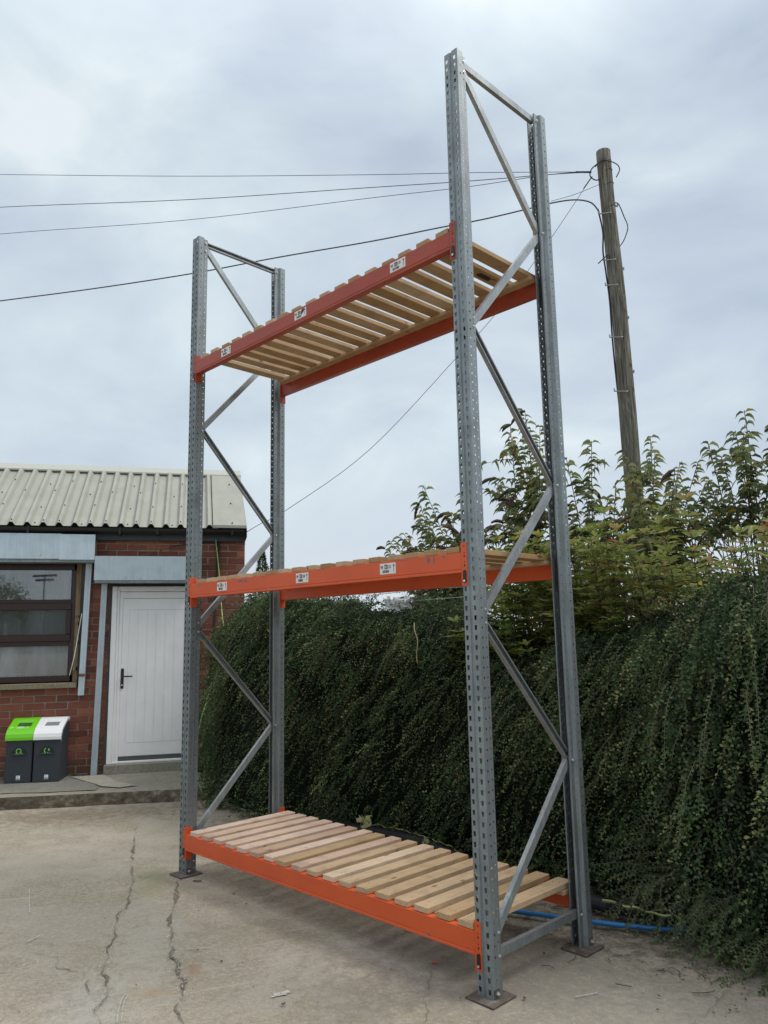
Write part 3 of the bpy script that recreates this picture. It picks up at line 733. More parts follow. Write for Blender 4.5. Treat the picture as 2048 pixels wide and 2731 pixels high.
# ------------------------------------------------------------------ pavement step
def bw(u_, n_, z): return (-3.955+.5*u_+.866*n_, 1.016+.866*u_-.5*n_, z)
st = MB(); top = []; bot = []
us = np.linspace(-6, 1.9, 60)
for u_ in us:
    n_ = 1.07+.1*(u_+.75)+noise.noise(Vector((u_*2.2, 0, 7)))*.025
    top.append(bw(u_, n_, .12+noise.noise(Vector((u_*4, 3, 7)))*.004)); bot.append(bw(u_, n_+.012+noise.noise(Vector((u_*5, 9, 7)))*.02, -.02))
back = [bw(u_, -.06, .12) for u_ in us]; k = len(us)
st.mi = 0; st.add(top+back, [(i, i+1, k+i+1, k+i) for i in range(k-1)]); st.mi = 1; st.add(top+bot, [(i, k+i, k+i+1, i+1) for i in range(k-1)])
st.build('pavement_step', [M_path, M_kerb], kind='structure', label='low concrete step along the front of the building')
def sheet(name, pts, z, m, jit=.009):
    P = []; k = len(pts)
    for i in range(k):
        a, b = Vector((*pts[i], 0)), Vector((*pts[(i+1) % k], 0)); n_ = max(2, int((b-a).length/.06))
        for j in range(n_):
            p = a.lerp(b, j/n_); P.append((p.x+noise.noise(p*8)*jit, p.y+noise.noise(p*8+Vector((9, 9, 9)))*jit, z))
    MB().add(P, [tuple(range(len(P)))]).build(name, m, kind='structure')
sheet('asphalt_patch', [bw(-6, .94, 0)[:2], (-3.55, -.03), (-3.28, .25), (-3.0, .66), (-3.14, .766), (-3.42, .80), (-3.98, .78), bw(-.2, 0, 0)[:2], bw(-6, 0, 0)[:2]], .1285, M_asph)
sheet('pale_patch', [(-4.0, .80), (-3.80, 1.12), (-3.30, 1.03), (-2.87, 1.07), (-2.90, .88), (-3.11, .785), (-3.45, .80)], .1325, M_lightpatch)

# ------------------------------------------------------------------ recycling bins
M_bin, _, _ = mat('charcoal_bin_plastic', (.030, .037, .048), .55); g = NG(M_bin); g.bump(g.noise(g.co('Object'), 220, 2), .25, .002)
M_lidg, _, _ = mat('lime_lid', (.16, .58, .012), .3); M_lidw, _, _ = mat('white_lid', (.80, .81, .82), .3)
M_logo, _, _ = mat('green_print', (.16, .55, .08), .5); M_prw, _, _ = mat('white_print', (.8, .82, .8), .5)
def bin_(name_label, un, lidm, first):
    # local x along wall, y into wall; base at the front-left corner
    e_ = empty('recycling_bin', bw(un[0], un[1], .129), PI/3-math.radians(7), label=name_label, cat='recycling bin', group='pair of recycling bins by the wall')
    w = .296
    body = MB(); prof = [(0, 0), (.33, 0), (.33, .62), (.28, .645), (.20, .63), (.11, .575), (.045, .525), (.012, .49)]
    body.extr(prof, .004, w, 'x'); body.build('body', M_bin, e_, bevel=.008)
    # lid shell
    cur = [(-.014, .470), (-.014, .500), (-.004, .538), (.018, .568), (.050, .595), (.085, .615), (.225, .680), (.262, .692), (.305, .694), (.336, .682), (.34, .640)]
    xs = [-.002, .055, .245, w+.006]; lid = MB()
    for i in range(len(cur)-1):
        for j in range(3):
            if j == 1 and i == 5: continue
            (ya, za), (yb_, zb) = cur[i], cur[i+1]
            lid.add([(xs[j], ya, za), (xs[j+1], ya, za), (xs[j+1], yb_, zb), (xs[j], yb_, zb)], [(0, 1, 2, 3)])
    inner = [(y_+(.02 if k_ < 4 else 0), z_-.03) for k_, (y_, z_) in enumerate(cur)]
    for xx, s_ in ((xs[0], 1), (xs[3], -1)):
        for i in range(len(cur)-1):
            (ya, za), (yb_, zb) = cur[i], cur[i+1]; (yc, zc) = inner[i+1]; (yd, zd) = inner[i]
            lid.add([(xx, ya, za), (xx, yb_, zb), (xx, yc, zc), (xx, yd, zd)], [(0, 1, 2, 3)])
    (ya, za), (yb_, zb) = cur[5], cur[6]; dp = .035
    o_ = [(.055, ya, za), (.245, ya, za), (.245, yb_, zb), (.055, yb_, zb)]; i_ = [(.075, ya+.03, za-.012), (.225, ya+.03, za-.012), (.225, yb_-.02, zb-.035), (.075, yb_-.02, zb-.035)]
    lid.add(o_+i_, [(0, 1, 5, 4), (1, 2, 6, 5), (2, 3, 7, 6), (3, 0, 4, 7)])
    lo = lid.build('lid', lidm, e_); smooth_angle(lo.data)
    m_, _, _ = mat('lid_opening', (.03, .10, .01) if first else (.20, .21, .22), .6)
    MB().add([(a_, b_, c__-.001) for a_, b_, c__ in i_], [(0, 1, 2, 3)]).build('opening', m_, lo)
    # half-round badge recess with ledge
    bd_ = MB(); vs = [(.150+.078*math.cos(a), -.0015, .318+.072*math.sin(a)) for a in [PI*i/14 for i in range(15)]]; bd_.add(vs, [tuple(range(15))])
    bd_.build('badge', M_gut, e_); MB().box(.065, .235, -.014, .001, .308, .318).build('ledge', M_bin, e_, bevel=.002)
    lg = MB(); c0 = (.150, .350)
    a0, a1 = (-40, 235) if first else (110, 235); n_ = 22
    for i in range(n_):
        t0, t1 = [math.radians(a0+(a1-a0)*q_/n_) for q_ in (i, i+1)]
        lg.add([(c0[0]+r_*math.cos(t), -.0022, c0[1]+r_*math.sin(t)) for r_, t in ((.021, t0), (.031, t0), (.031, t1), (.021, t1))], [(0, 1, 2, 3)])
    if first: lg.add([(c0[0]+.006, -.0022, c0[1]-.012), (c0[0]+.034, -.0022, c0[1]-.020), (c0[0]+.026, -.0022, c0[1]+.010)], [(0, 1, 2)])
    else: 
        lg.add([(c0[0]+.012, -.0022, c0[1]+.014), (c0[0]+.022, -.0022, c0[1]+.022), (c0[0]+.034, -.0022, c0[1]+.012), (c0[0]+.024, -.0022, c0[1]-.012)], [(0, 1, 2, 3)]); lg.box(c0[0]+.008, c0[0]+.013, -.0022, -.0018, c0[1]-.022, c0[1]-.016)
    lg.build('recycling_emblem', M_logo, e_)
    wd = MB(); x_ = .112 if first else .102
    while x_ < .192:
        l_ = rnd.uniform(.003, .008); wd.box(x_, x_+l_, -.0022, -.0018, .320, .3265); x_ += l_+(.0018 if first else rnd.choice([.002, .012]))
    wd.build('emblem_wording', M_logo, e_)
    s_ = MB().box(.135, .178, -.0015, .001, .035, .082).build('sticker', M_prw, e_); MB().box(.139, .174, -.0022, -.0014, .041, .050).build('sticker_bar', M_ink, s_); MB().add([(.143, -.0022, .066), (.150, -.0022, .064), (.150, -.0022, .074), (.145, -.0022, .077)], [(0, 1, 2, 3)]).build('sticker_mark', M_ink, s_)
    if first:
        pw = MB(); (ya, za), (yb_, zb) = cur[4], cur[5]
        def q_(x_, t): return (x_, ya+(yb_-ya)*t-.0012, za+(zb-za)*t+.0022)
        def bar(x0_, x1_, t0, t1): pw.add([q_(x0_, t0), q_(x1_, t0), q_(x1_, t1), q_(x0_, t1)], [(0, 1, 2, 3)])
        x_ = .10
        for row_, (a_, b__) in enumerate(((.55, .85), (.1, .4))):
            x_ = .105-.012*row_
            while x_ < .165+.01*row_: bar(x_, x_+.006, a_, b__); x_ += .008
        for i in range(14):
            t0, t1 = [math.radians(-30+i_*19) for i_ in (i, i+1)]
            pw.add([q_(.040+r_*math.cos(t), .35+r_*math.sin(t)/.028) for r_, t in ((.009, t0), (.015, t0), (.015, t1), (.009, t1))], [(0, 1, 2, 3)])
        bar(.076, .077, -.3, .9); bar(.188, .189, -.3, .9); bar(.205, .222, .55, .7); bar(.208, .225, .25, .4); bar(.204, .22, 0, .12)
        pw.build('lid_wording', M_prw, lo)
    return e_
bin_('dark grey recycling bin with lime green lid, standing against the brick wall', (-.895, .272), M_lidg, True)
bin_('dark grey recycling bin with white lid, beside the green lidded one', (-.590, .318), M_lidw, False)

# ------------------------------------------------------------------ telegraph pole
M_pole, _, _ = mat('weathered_pole', (.15, .125, .09), .9, spec=.15); g = NG(M_pole); v = g.co('Object')
gr_ = g.noise(g.co('Object', (10, 10, .5)), 4, 7, .72, 1.0)
c = g.ramp(gr_, [(.36, (.040, .039, .033)), (.5, (.13, .125, .105)), (.64, (.27, .26, .225))])
c = g.mix(g.mr(g.noise(v, 1.6, 4), .5, .75, 0, .5), c, (.14, .145, .10)); c = g.mix(g.mr(g.vor(g.co('Object', (1, 1, .6)), 4.2), .05, .11, .9, 0), c, (.03, .025, .018)); g.col(c); g.bump(gr_, .7, .02)
pole = empty('telegraph_pole', (.33, 6.87, 0), label='weathered wooden telegraph pole rising behind the bushes', cat='telegraph pole')
ax0, ax1 = Vector((0, 0, 0)), Vector((-.14, -.06, 8.93))
def pa(z): return ax0.lerp(ax1, z/8.93)
ps = []; rs = []
for i in range(40):
    z = 8.93*i/39; p = pa(z); ps.append((p.x+.012*math.sin(z*1.3), p.y, z)); rs.append(.137-.034*z/8.93+.003*math.sin(z*3))
MB().tube(ps, rs, 18).build('pole_shaft', M_pole, pole, smooth=True)
pr_cam = Vector((.70, .715, 0)); fr_cam = Vector((.713, -.70, 0))
M_grey, _, _ = mat('grey_bracket', (.30, .31, .31), .5, .3)
for z in (7.88, 7.13, 6.73, 5.92, 5.10):
    s_ = MB(); c0 = pa(z); r_ = .13-.036*z/8.93
    a = c0-pr_cam*(r_+.055); b_ = c0-pr_cam*(r_*.55)+fr_cam*(r_*.9); cc = c0-pr_cam*(r_*.1)+fr_cam*(r_+.02)
    s_.tube([a+Vector((0, 0, .06)), a+Vector((0, 0, .02)), b_-Vector((0, 0, .02)), cc-Vector((0, 0, .03))], .011, 6); s_.build('pole_step', M_grey, pole, smooth=True)
for z in (8.02, 7.0, 6.23, 5.40):
    s_ = MB(); c0 = pa(z); r_ = .13-.036*z/8.93; s_.tube([c0+pr_cam*(r_-.01), c0+pr_cam*(r_+.035)], .010, 6); s_.tube([c0+pr_cam*(r_+.03)-Vector((0, 0, .012)), c0+pr_cam*(r_+.035)+Vector((0, 0, .03))], .012, 6); s_.build('pole_step', M_grey, pole)
for z in (8.70, 8.55, 8.33, 7.96):
    b_ = MB(); c0 = pa(z); r_ = .132-.036*z/8.93; b_.tube([c0+pr_cam*(math.cos(a)*r_)+fr_cam*(math.sin(a)*r_)+Vector((0, 0, -.05*math.cos(a)*(-1)+.02*math.sin(a))) for a in [2*PI*i/20 for i in range(21)]], .0035, 5, caps=False); b_.build('wire_band', M_rubber, pole, smooth=True)
w0 = Vector((.33, 6.87, 0))
def rel(p): return Vector(p)-w0
def cat_(P):
    P = [Vector(p) for p in P]; Q = []
    for i in range(len(P)-1):
        a, b, c, d = P[max(i-1, 0)], P[i], P[i+1], P[min(i+2, len(P)-1)]
        for j in range(5):
            t = j/5; Q.append(.5*((2*b)+(-a+c)*t+(2*a-5*b+4*c-d)*t*t+(-a+3*b-3*c+d)*t**3))
    return Q+[P[-1]]
rz_ = MB(); rz_.tube(cat_([rel((.09-.02, 6.76-.03, 8.0)), rel((.13, 6.72, 7.6)), rel((.11, 6.72, 7.3)), rel((.12, 6.74, 7.0)), rel((.15, 6.74, 6.5)), rel((.14, 6.76, 5.9)), rel((.15, 6.78, 5.2)), rel((.18, 6.79, 4.4))]), .012, 6); rz_.build('cable_riser', M_rubber, pole, smooth=True)
lp = MB(); lp.tube(cat_([rel(p) for p in [(.17, 6.83, 8.08), (.30, 6.88, 8.06), (.33, 6.92, 8.0), (.36, 6.96, 7.85), (.40, 6.98, 7.68), (.385, 6.95, 7.55), (.33, 6.9, 7.4), (.26, 6.80, 7.28), (.17, 6.70, 7.19), (.05, 6.66, 7.10)]]), .008, 6); lp.build('cable_loop', M_rubber, pole, smooth=True)
lp = MB(); lp.tube(cat_([rel(p) for p in [(.10, 6.68, 8.66), (.22, 6.70, 8.72), (.34, 6.85, 8.68), (.37, 6.92, 8.60), (.30, 6.93, 8.50)]]), .008, 6); lp.build('cable_loop', M_rubber, pole, smooth=True)
lp = MB(); lp.tube(cat_([rel(p) for p in [(.15, 6.69, 8.70), (.05, 6.66, 8.64), (.03, 6.64, 8.52), (.10, 6.68, 8.44), (.16, 6.72, 8.46)]]), .009, 6); lp.build('cable_eye', M_rubber, pole, smooth=True)
P0_ = (.06, 6.64, 8.575)
M_wire, _, _ = mat('wire_grey', (.055, .058, .075), .6)
def wire(name, pts, r, m, label, group='overhead wires from the pole'): return tubeobj(name, pts, r, M_wire, 5, label=label, cat='overhead wire', group=group)
wire('overhead_wire', [(-12.78,-.58,11.55),(-9.87,1.27,10.94),(-6.34,3.4,10.15),(-3.19,5.11,9.42),(-1.69,5.85,9.06),(-.5,6.4,8.74), P0_], .0052, M_rubber, 'topmost thin wire running nearly level from the pole top')
wire('overhead_wire', [(-12.9,-.49,10.65),(-9.96,1.34,10.3),(-6.4,3.44,9.72),(-3.22,5.14,9.21),(-1.71,5.87,8.93),(-.5,6.4,8.70), P0_], .0064, M_rubber, 'second thin wire below the topmost one from the pole top')
wire('overhead_wire', [(-12.99,-.42,9.95),(-10.03,1.39,9.77),(-6.45,3.48,9.35),(-3.24,5.15,9.03),(-1.72,5.88,8.84),(-.5,6.4,8.70), P0_], .0052, M_rubber, 'third thin wire, lowest of the three from the pole top')
wire('overhead_cable', [(-12.02,-.45,8.08),(-9.37,1.28,8.09),(-7.7,2.34,8.08),(-5.99,3.38,8.09),(-4.58,4.21,8.14),(-3.14,5.03,8.15),(-2.1,5.6,8.18),(-1.5,5.92,8.185),(-.92,6.22,8.215),(-.53,6.41,8.235),(-.23,6.57,8.22),(-.02,6.68,8.13),(.07,6.74,7.98)], .0115, M_rubber, 'thick wavy black cable crossing behind the top shelf')
wire('overhead_wire', [(-3.08,2.50,3.02),(-2.54,2.45,3.12),(-2.31,2.7,3.3),(-1.84,3.72,4.16),(-1.18,4.83,5.56),(-.83,5.38,6.31),(-.35,6.05,7.44),(.06,6.64,8.50)], .004, M_rubber, 'thin drop wire slanting down from pole to the building corner')
wire('overhead_wire', [(-.41,6.21,8.13),(-.15,6.45,8.22),(.14,6.70,8.36)], .004, M_rubber, 'short stay wire joining the thick cable to the pole')
for a_, b__ in (((-.12, 6.57, 8.64), P0_), ((.02, 6.58, 8.42), (-.07, 6.48, 8.20))):
    pass
sl = MB(); sl.tube([rel((-.16, 6.55, 8.642)), rel((.05, 6.64, 8.58))], .014, 6); sl.tube([rel((-.03, 6.53, 8.30)), rel((.06, 6.64, 8.5))], .010, 6); sl.build('wire_clamp', M_rubber, pole, smooth=True)
# wires on the building front
tubeobj('telephone_cable', [(-3.08,2.48,3.02),(-3.25,2.2,2.96),(-3.38,2.02,2.92),(-3.50,1.86,2.90),(-3.62,1.66,2.83)], .006, M_rubber, label='thin black cable sagging under the gutter at the corner', cat='cable')
b = MB().tube([(-3.10,2.46,3.03),(-3.16,2.36,3.005)], .012, 6).build('cable_joint', M_prw, label='small white cable joint at the building corner', cat='cable joint')
M_gy, _, _ = mat('green_yellow_cable', (.25, .55, .12), .4); g = NG(M_gy); wv = g.n('ShaderNodeTexNoise'); wv.inputs['Scale'].default_value = 7; g.l(g.co('Object'), wv.inputs['Vector'])
g.col(g.ramp(wv.outputs['Fac'], [(.42, (.10, .50, .16)), (.5, (.50, .58, .12)), (.6, (.16, .55, .22))]))
tubeobj('earth_cable', [(-3.22,2.23,2.99),(-3.15,2.24,2.6),(-3.02,2.22,2.0),(-2.58,1.98,1.73),(-2.44,1.84,1.46),(-2.26,1.52,.93),(-2.25,1.45,.68),(-2.26,1.43,.50),(-2.16,1.40,.27),(-2.10,1.42,.10)], .0065, M_gy, label='green and yellow cable hanging loose from the eaves over the hedge', cat='cable')
tubeobj('window_cable', [bw(-.168, .04, 2.04), bw(-.20, .02, 1.80), bw(-.235, .03, 1.52), bw(-.285, -.02, 1.30)], .005, M_prw, label='loose white cable trailing beside the window frame', cat='cable')

# ------------------------------------------------------------------ vegetation helpers (numpy)
def np_mesh(name, V, F, tint=None, mats=()):
    me = bpy.data.meshes.new(name); n = F.shape[1]
    me.vertices.add(len(V)); me.vertices.foreach_set('co', V.astype(np.float32).ravel())
    me.loops.add(F.size); me.loops.foreach_set('vertex_index', F.astype(np.int32).ravel())
    me.polygons.add(len(F)); me.polygons.foreach_set('loop_start', np.arange(0, F.size, n, dtype=np.int32)); me.polygons.foreach_set('loop_total', np.full(len(F), n, dtype=np.int32))
    for m in mats: me.materials.append(m)
    me.update(calc_edges=True)
    if tint is not None:
        a = me.attributes.new('tint', 'FLOAT', 'POINT'); a.data.foreach_set('value', tint.astype(np.float32))
    return me
def nrm(a): return a/(np.linalg.norm(a, axis=-1, keepdims=True)+1e-9)
def leaves(P, Dv, Nv, Ln, Wd, tint, curl=.25, detailed=False):
    """P base (n,3), Dv direction, Nv approximate normal; returns V,F,T"""
    n = len(P); Dv = nrm(Dv); X = nrm(np.cross(Dv, Nv)); Z = np.cross(X, Dv)
    if detailed:
        tx = np.array([0, -.5, .5, -.38, .38, 0]); ty = np.array([0, .35, .35, .72, .72, 1.0]); tz = np.array([0, .10, .10, .02, .02, -.16]); 
        mid = np.array([[0, .38, .0], [0, .72, -.05]])
        tx = np.append(tx, mid[:, 0]); ty = np.append(ty, mid[:, 1]); tz = np.append(tz, mid[:, 2])
        f = np.array([[0, 2, 6, 6], [0, 6, 1, 1], [6, 2, 4, 7], [1, 6, 7, 3], [7, 4, 5, 5], [3, 7, 5, 5]])
        f = np.array([[0, 2, 6], [0, 6, 1], [6, 2, 4], [6, 4, 7], [1, 6, 7], [1, 7, 3], [7, 4, 5], [3, 7, 5]])
    else:
        tx = np.array([0, .5, 0, -.5]); ty = np.array([0, .5, 1.0, .5]); tz = np.array([0, .10, -.12, .10]); f = np.array([[0, 1, 2, 3]])
    k = len(tx)
    V = (P[:, None, :] + X[:, None, :]*(tx[None, :, None]*Wd[:, None, None]) + Dv[:, None, :]*(ty[None, :, None]*Ln[:, None, None]) + Z[:, None, :]*(tz[None, :, None]*Ln[:, None, None]*curl/.25))
    F = (f[None]+(np.arange(n)*k)[:, None, None]).reshape(-1, f.shape[1])
    return V.reshape(-1, 3), F, np.repeat(tint, k)
def m_leaf(name, stops, rough=.5, trans=.25, spec=.35):
    m, t, p = mat(name, (.05, .08, .03), rough, spec=spec); a = N('ShaderNodeAttribute', t); a.attribute_name = 'tint'
    r_ = N('ShaderNodeValToRGB', t); e_ = r_.color_ramp.elements
    while len(e_) < len(stops): e_.new(.5)
    for el, (q, c_) in zip(e_, stops): el.position = q; el.color = (*c_, 1)
    t.links.new(a.outputs['Fac'], r_.inputs[0]); t.links.new(r_.outputs[0], p.inputs['Base Color'])
    if trans:
        tr = N('ShaderNodeBsdfTranslucent', t); ms = N('ShaderNodeMixShader', t); ms.inputs[0].default_value = trans; o_ = t.nodes['Material Output']
        t.links.new(r_.outputs[0], tr.inputs[0]); t.links.new(p.outputs[0], ms.inputs[1]); t.links.new(tr.outputs[0], ms.inputs[2]); t.links.new(ms.outputs[0], o_.inputs[0])
    return m
M_cot = m_leaf('cotoneaster_leaf', [(0, (.012, .027, .012)), (.35, (.036, .068, .028)), (.65, (.074, .118, .044)), (.85, (.135, .178, .066)), (.95, (.24, .24, .10)), (1, (.34, .10, .04))], .6, .15, .18)
M_bud = m_leaf('buddleia_leaf', [(0, (.07, .095, .045)), (.4, (.16, .20, .085)), (.7, (.25, .275, .13)), (.86, (.34, .33, .16)), (.93, (.36, .30, .04)), (1, (.14, .06, .04))], .6, .58, .2)
M_rho = m_leaf('shrub_leaf', [(0, (.09, .13, .032)), (.4, (.17, .235, .055)), (.65, (.25, .29, .085)), (.82, (.32, .28, .125)), (.92, (.34, .22, .14)), (.965, (.42, .34, .04)), (1, (.42, .06, .04))], .42, .45)
M_twig, _, _ = mat('twig_bark', (.085, .06, .045), .85)
M_twig2, _, _ = mat('grey_twig', (.16, .13, .105), .85)
M_spike, _, _ = mat('seed_spike', (.065, .038, .030), .9)
M_pur, _, _ = mat('purple_flower', (.16, .03, .10), .8)

# ------------------------------------------------------------------ hedge
def interp(x, xs, ys): return np.interp(x, xs, ys)
HX = [-3.45, -3.15, -2.8, -2.3, -1.8, -.9, 0, .6, 1.6, 2.6, 2.95, 3.2, 3.45, 3.8, 4.5, 7]
HY = [2.05, 2.12, 2.0, 1.74, 1.42, 1.40, 1.60, 1.66, 1.64, 1.62, 1.70, 1.50, 1.27, 1.20, 1.15, 1.0]
TX = [-3.4, -3.2, -3.05, -2.88, -2.6, -2.0, -1.2, -.6, 0, .7, 1.3, 1.9, 2.4, 2.9, 3.3, 3.7, 7]
TH = [.05, .16, .7, 1.45, 2.10, 2.17, 2.15, 2.06, 2.0, 2.0, 1.70, 1.62, 1.68, 1.84, 1.95, 2.04, 2.3]
def wall_y(x): return 1.016+(x+3.955)*1.732
def hedge_surf(x, t, off=0.0):
    """t 0..1 up the front, 1..1.3 over the top"""
    yb = interp(x, HX, HY); H = interp(x, TX, TH); back = yb+.62
    back = np.minimum(back, np.where(x < -2.9, wall_y(x)-.12, 99)); back = np.maximum(back, yb+.08)
    tt = np.clip(t, 0, 1); over = np.clip(t-1, 0, 1)
    ang = tt*PI/2
    y = yb+(back-yb)*(1-np.cos(ang))**1.5*1.0 - .07*np.sin(tt*PI)
    z = H*np.sin(ang)**.9
    y = y+over*1.2; z = z-over*.5
    return x, y, z
def bulge(x, z):
    return .10*np.sin(x*2.1+z*1.2)+.07*np.sin(x*5.3-z*3.1+1)+.05*np.sin(x*9.1+z*6.7+2)+.035*np.sin(z*13-x*11)
def hedge():
    e_ = empty('cotoneaster_hedge', (0, 1.6, 0), label='dense dark green hedge hanging over the boundary wall behind the rack', cat='hedge')
    # near-black sheet inside the leaves: shade of the gaps put into its colour
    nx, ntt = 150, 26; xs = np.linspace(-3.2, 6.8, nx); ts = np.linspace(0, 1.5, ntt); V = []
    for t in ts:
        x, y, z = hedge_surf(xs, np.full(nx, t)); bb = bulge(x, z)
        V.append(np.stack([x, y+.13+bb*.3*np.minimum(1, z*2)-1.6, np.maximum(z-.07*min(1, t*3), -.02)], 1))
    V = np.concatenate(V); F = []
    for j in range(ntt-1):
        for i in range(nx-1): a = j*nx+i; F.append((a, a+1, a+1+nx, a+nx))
    core = np_mesh('gap_shade_core', V, np.array(F), None, [mat('hedge_core', (.010, .014, .009), .95, spec=.05)[0]]); link('gap_shade_core', core, e_)
    # hanging shoots
    n = 13500
    x = rng.uniform(-3.2, 5.4, n); 
    keep = rng.uniform(0, 1, n) < np.where(x > 4.3, .45, 1); x = x[keep]; n = len(x)
    t = np.concatenate([rng.uniform(0.0, 1.02, int(n*.90)), rng.uniform(1.0, 1.25, n-int(n*.90))]); rng.shuffle(t)
    t = np.where(t < .99, t**.9, t)
    x, y, z = hedge_surf(x, t); bl = bulge(x, z)*1.25
    nzv = np.array([noise.noise(Vector((a*3.2, b*3.2, 0)))*1.0+noise.noise(Vector((a*9, b*9, 4)))*.6 for a, b in zip(x, z)])
    dk_ = interp(x, [-2.6, -1.8], [.35, 1.0]); nzv = nzv*dk_; bl = bl*dk_; y = y - rng.uniform(-.09, .06, n) - bl*np.minimum(1, z*1.5) - np.maximum(nzv, -.7)*.30*np.minimum(1, z*2)
    lean = interp(x, [-2.9, -2.4, -1.5, 1.0, 2.4, 3.2, 5.5], [.05, -.35, -.62, -.62, -.40, -.12, -.05])
    dx = lean+rng.normal(0, .27, n); dx = np.where((x < -2.55) & (z > .2), np.abs(dx)*.5, dx); dy = -.30+rng.normal(0, .28, n); dz = -.70+rng.normal(0, .30, n)
    topm = t > .93; dz = np.where(topm, rng.uniform(-.5, .55, n), dz); dy = np.where(topm, rng.normal(-.3, .5, n), dy); dx = np.where(topm, rng.normal(-.4, .6, n), dx)
    foot = z < .14; dz = np.where(foot, rng.uniform(-.3, .35, n), dz); dy = np.where(foot, -.6+rng.normal(0, .4, n), dy)
    d0 = nrm(np.stack([dx, dy, dz], 1)); P = np.stack([x, y, z], 1)
    Ls = rng.uniform(.10, .32, n)*np.where((z < .3) | (x < -2.6), .6, 1); K = 17
    s = np.linspace(0.02, 1, K)
    side = nrm(np.cross(d0, rng.normal(0, 1, (n, 3))))
    sag = np.array([0, 0, -.35])
    pts = P[:, None, :]+d0[:, None, :]*(s[None, :, None]*Ls[:, None, None])+sag[None, None, :]*(s[None, :, None]**2*Ls[:, None, None])*.8 + side[:, None, :]*(np.sin(s*6)[None, :, None]*.012)
    pts[..., 2] = np.maximum(pts[..., 2], .012+rng.uniform(0, .03, pts.shape[:2]))
    keepm = rng.uniform(0, 1, (n, K)) < .93
    outw = np.array([0, -1, .35])
    alt = np.where(np.arange(K) % 2, 1, -1)[None, :, None]
    ld = nrm(d0[:, None, :]*.55 + side[:, None, :]*alt*.9 + rng.normal(0, .45, (n, K, 3)) + outw*.25)
    ln = nrm(outw[None, None, :]+rng.normal(0, .55, (n, K, 3)) + np.array([0, 0, .5]))
    Pp = pts.reshape(-1, 3); km = keepm.ravel()
    # bright sprigs: per shoot tint
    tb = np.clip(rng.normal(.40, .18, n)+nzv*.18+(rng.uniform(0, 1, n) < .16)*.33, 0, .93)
    # leaves get lighter towards the shoot tips, the newer growth
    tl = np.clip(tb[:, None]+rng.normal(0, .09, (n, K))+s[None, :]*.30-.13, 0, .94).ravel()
    ber = rng.uniform(0, 1, tl.shape) < .0009; tl = np.where(ber, 1, tl)
    Lf = rng.uniform(.014, .027, tl.shape)*np.where(Pp[:, 0] > 1.8, 1.12, 1.0); 
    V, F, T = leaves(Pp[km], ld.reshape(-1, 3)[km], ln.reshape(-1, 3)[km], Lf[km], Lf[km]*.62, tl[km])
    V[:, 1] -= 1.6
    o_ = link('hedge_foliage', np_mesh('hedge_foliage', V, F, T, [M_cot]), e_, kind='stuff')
    # thin stems of the outer shoots
    idx = rng.choice(n, 3600, replace=False); A = pts[idx][:, [0, 5, 11, 16], :]; W_ = .0014
    VV = []; FF = []; off = nrm(np.cross(d0[idx], np.array([0., -1., .2])))*W_; off2 = np.array([0, -W_, 0])[None, :]+off*0
    rings = np.stack([A+off[:, None, :], A-off[:, None, :], A+off2[:, None, :]*1.4], 2)  # n,4,3,3
    nn_ = len(idx); Vt = rings.reshape(-1, 3).copy(); Vt[:, 1] -= 1.6
    base = np.arange(nn_)*12; fs = []
    for seg in range(3):
        for a_, b__ in ((0, 1), (1, 2), (2, 0)): fs.append(np.stack([base+seg*3+a_, base+seg*3+b__, base+(seg+1)*3+b__, base+(seg+1)*3+a_], 1))
    link('hedge_twigs', np_mesh('hedge_twigs', Vt, np.concatenate(fs), None, [M_twig]), e_, kind='stuff')
    # long trailing shoots hanging out of the face, and some arching over the top
    LT = MB(); PP = []; DD = []
    def trail(p, d, L_, sagk=.6):
        p = Vector(p); d = Vector(d).normalized(); q = []
        for i in range(9):
            q.append(p.copy()); p = p+d*(L_/8); d = (d+Vector((rnd.uniform(-.12, .12), rnd.uniform(-.1, .06), -sagk*.22))).normalized()
        LT.tube([(a.x, a.y-1.6, a.z) for a in q], .0022, 4, r1=.0008)
        m_ = int(L_/.013)
        for i in range(m_):
            t_ = i/m_*8; k_ = int(t_); a = q[k_].lerp(q[min(k_+1, 8)], t_-k_); PP.append(a); dd = (q[min(k_+1, 8)]-q[k_]).normalized(); sd_ = dd.cross(Vector((0, -1, .2))).normalized()*(1 if i % 2 else -1)
            DD.append((dd*.6+sd_+Vector((rnd.uniform(-.3, .3), -.2, rnd.uniform(-.3, .3)))).normalized())
    for i in range(150):
        xx = rnd.uniform(1.9, 4.6) if i < 110 else rnd.uniform(-2.0, 1.2); tt = rnd.uniform(.25, .98); a, b_, c_ = hedge_surf(np.array([xx]), np.array([tt])); b0 = bulge(a, c_)
        trail((xx, b_[0]-b0[0]*min(1, c_[0]*1.5)-.06, c_[0]), (interp(xx, [-3, 2.2, 3.2], [-.7, -.5, -.05])+rnd.uniform(-.2, .2), -.35, -.4), rnd.uniform(.2, .55), .8)
    for i in range(110):
        xx = rnd.uniform(-2.35, 4.4); a, b_, c_ = hedge_surf(np.array([xx]), np.array([1.0])); trail((xx, b_[0]+rnd.uniform(-.1, .3), c_[0]-.04), (rnd.uniform(-1, .6), rnd.uniform(-.5, .5), rnd.uniform(.1, .8)), rnd.uniform(.15, .38), .6)
    for i in range(50):      # sprigs straggling onto the ground and round the back upright
        xx = rnd.uniform(2.85, 3.9); a, b_, c_ = hedge_surf(np.array([xx]), np.array([.1])); trail((xx, b_[0], rnd.uniform(.03, .3)), (rnd.uniform(-.8, .1), -1, rnd.uniform(-.1, .35)), rnd.uniform(.2, .42), .5)
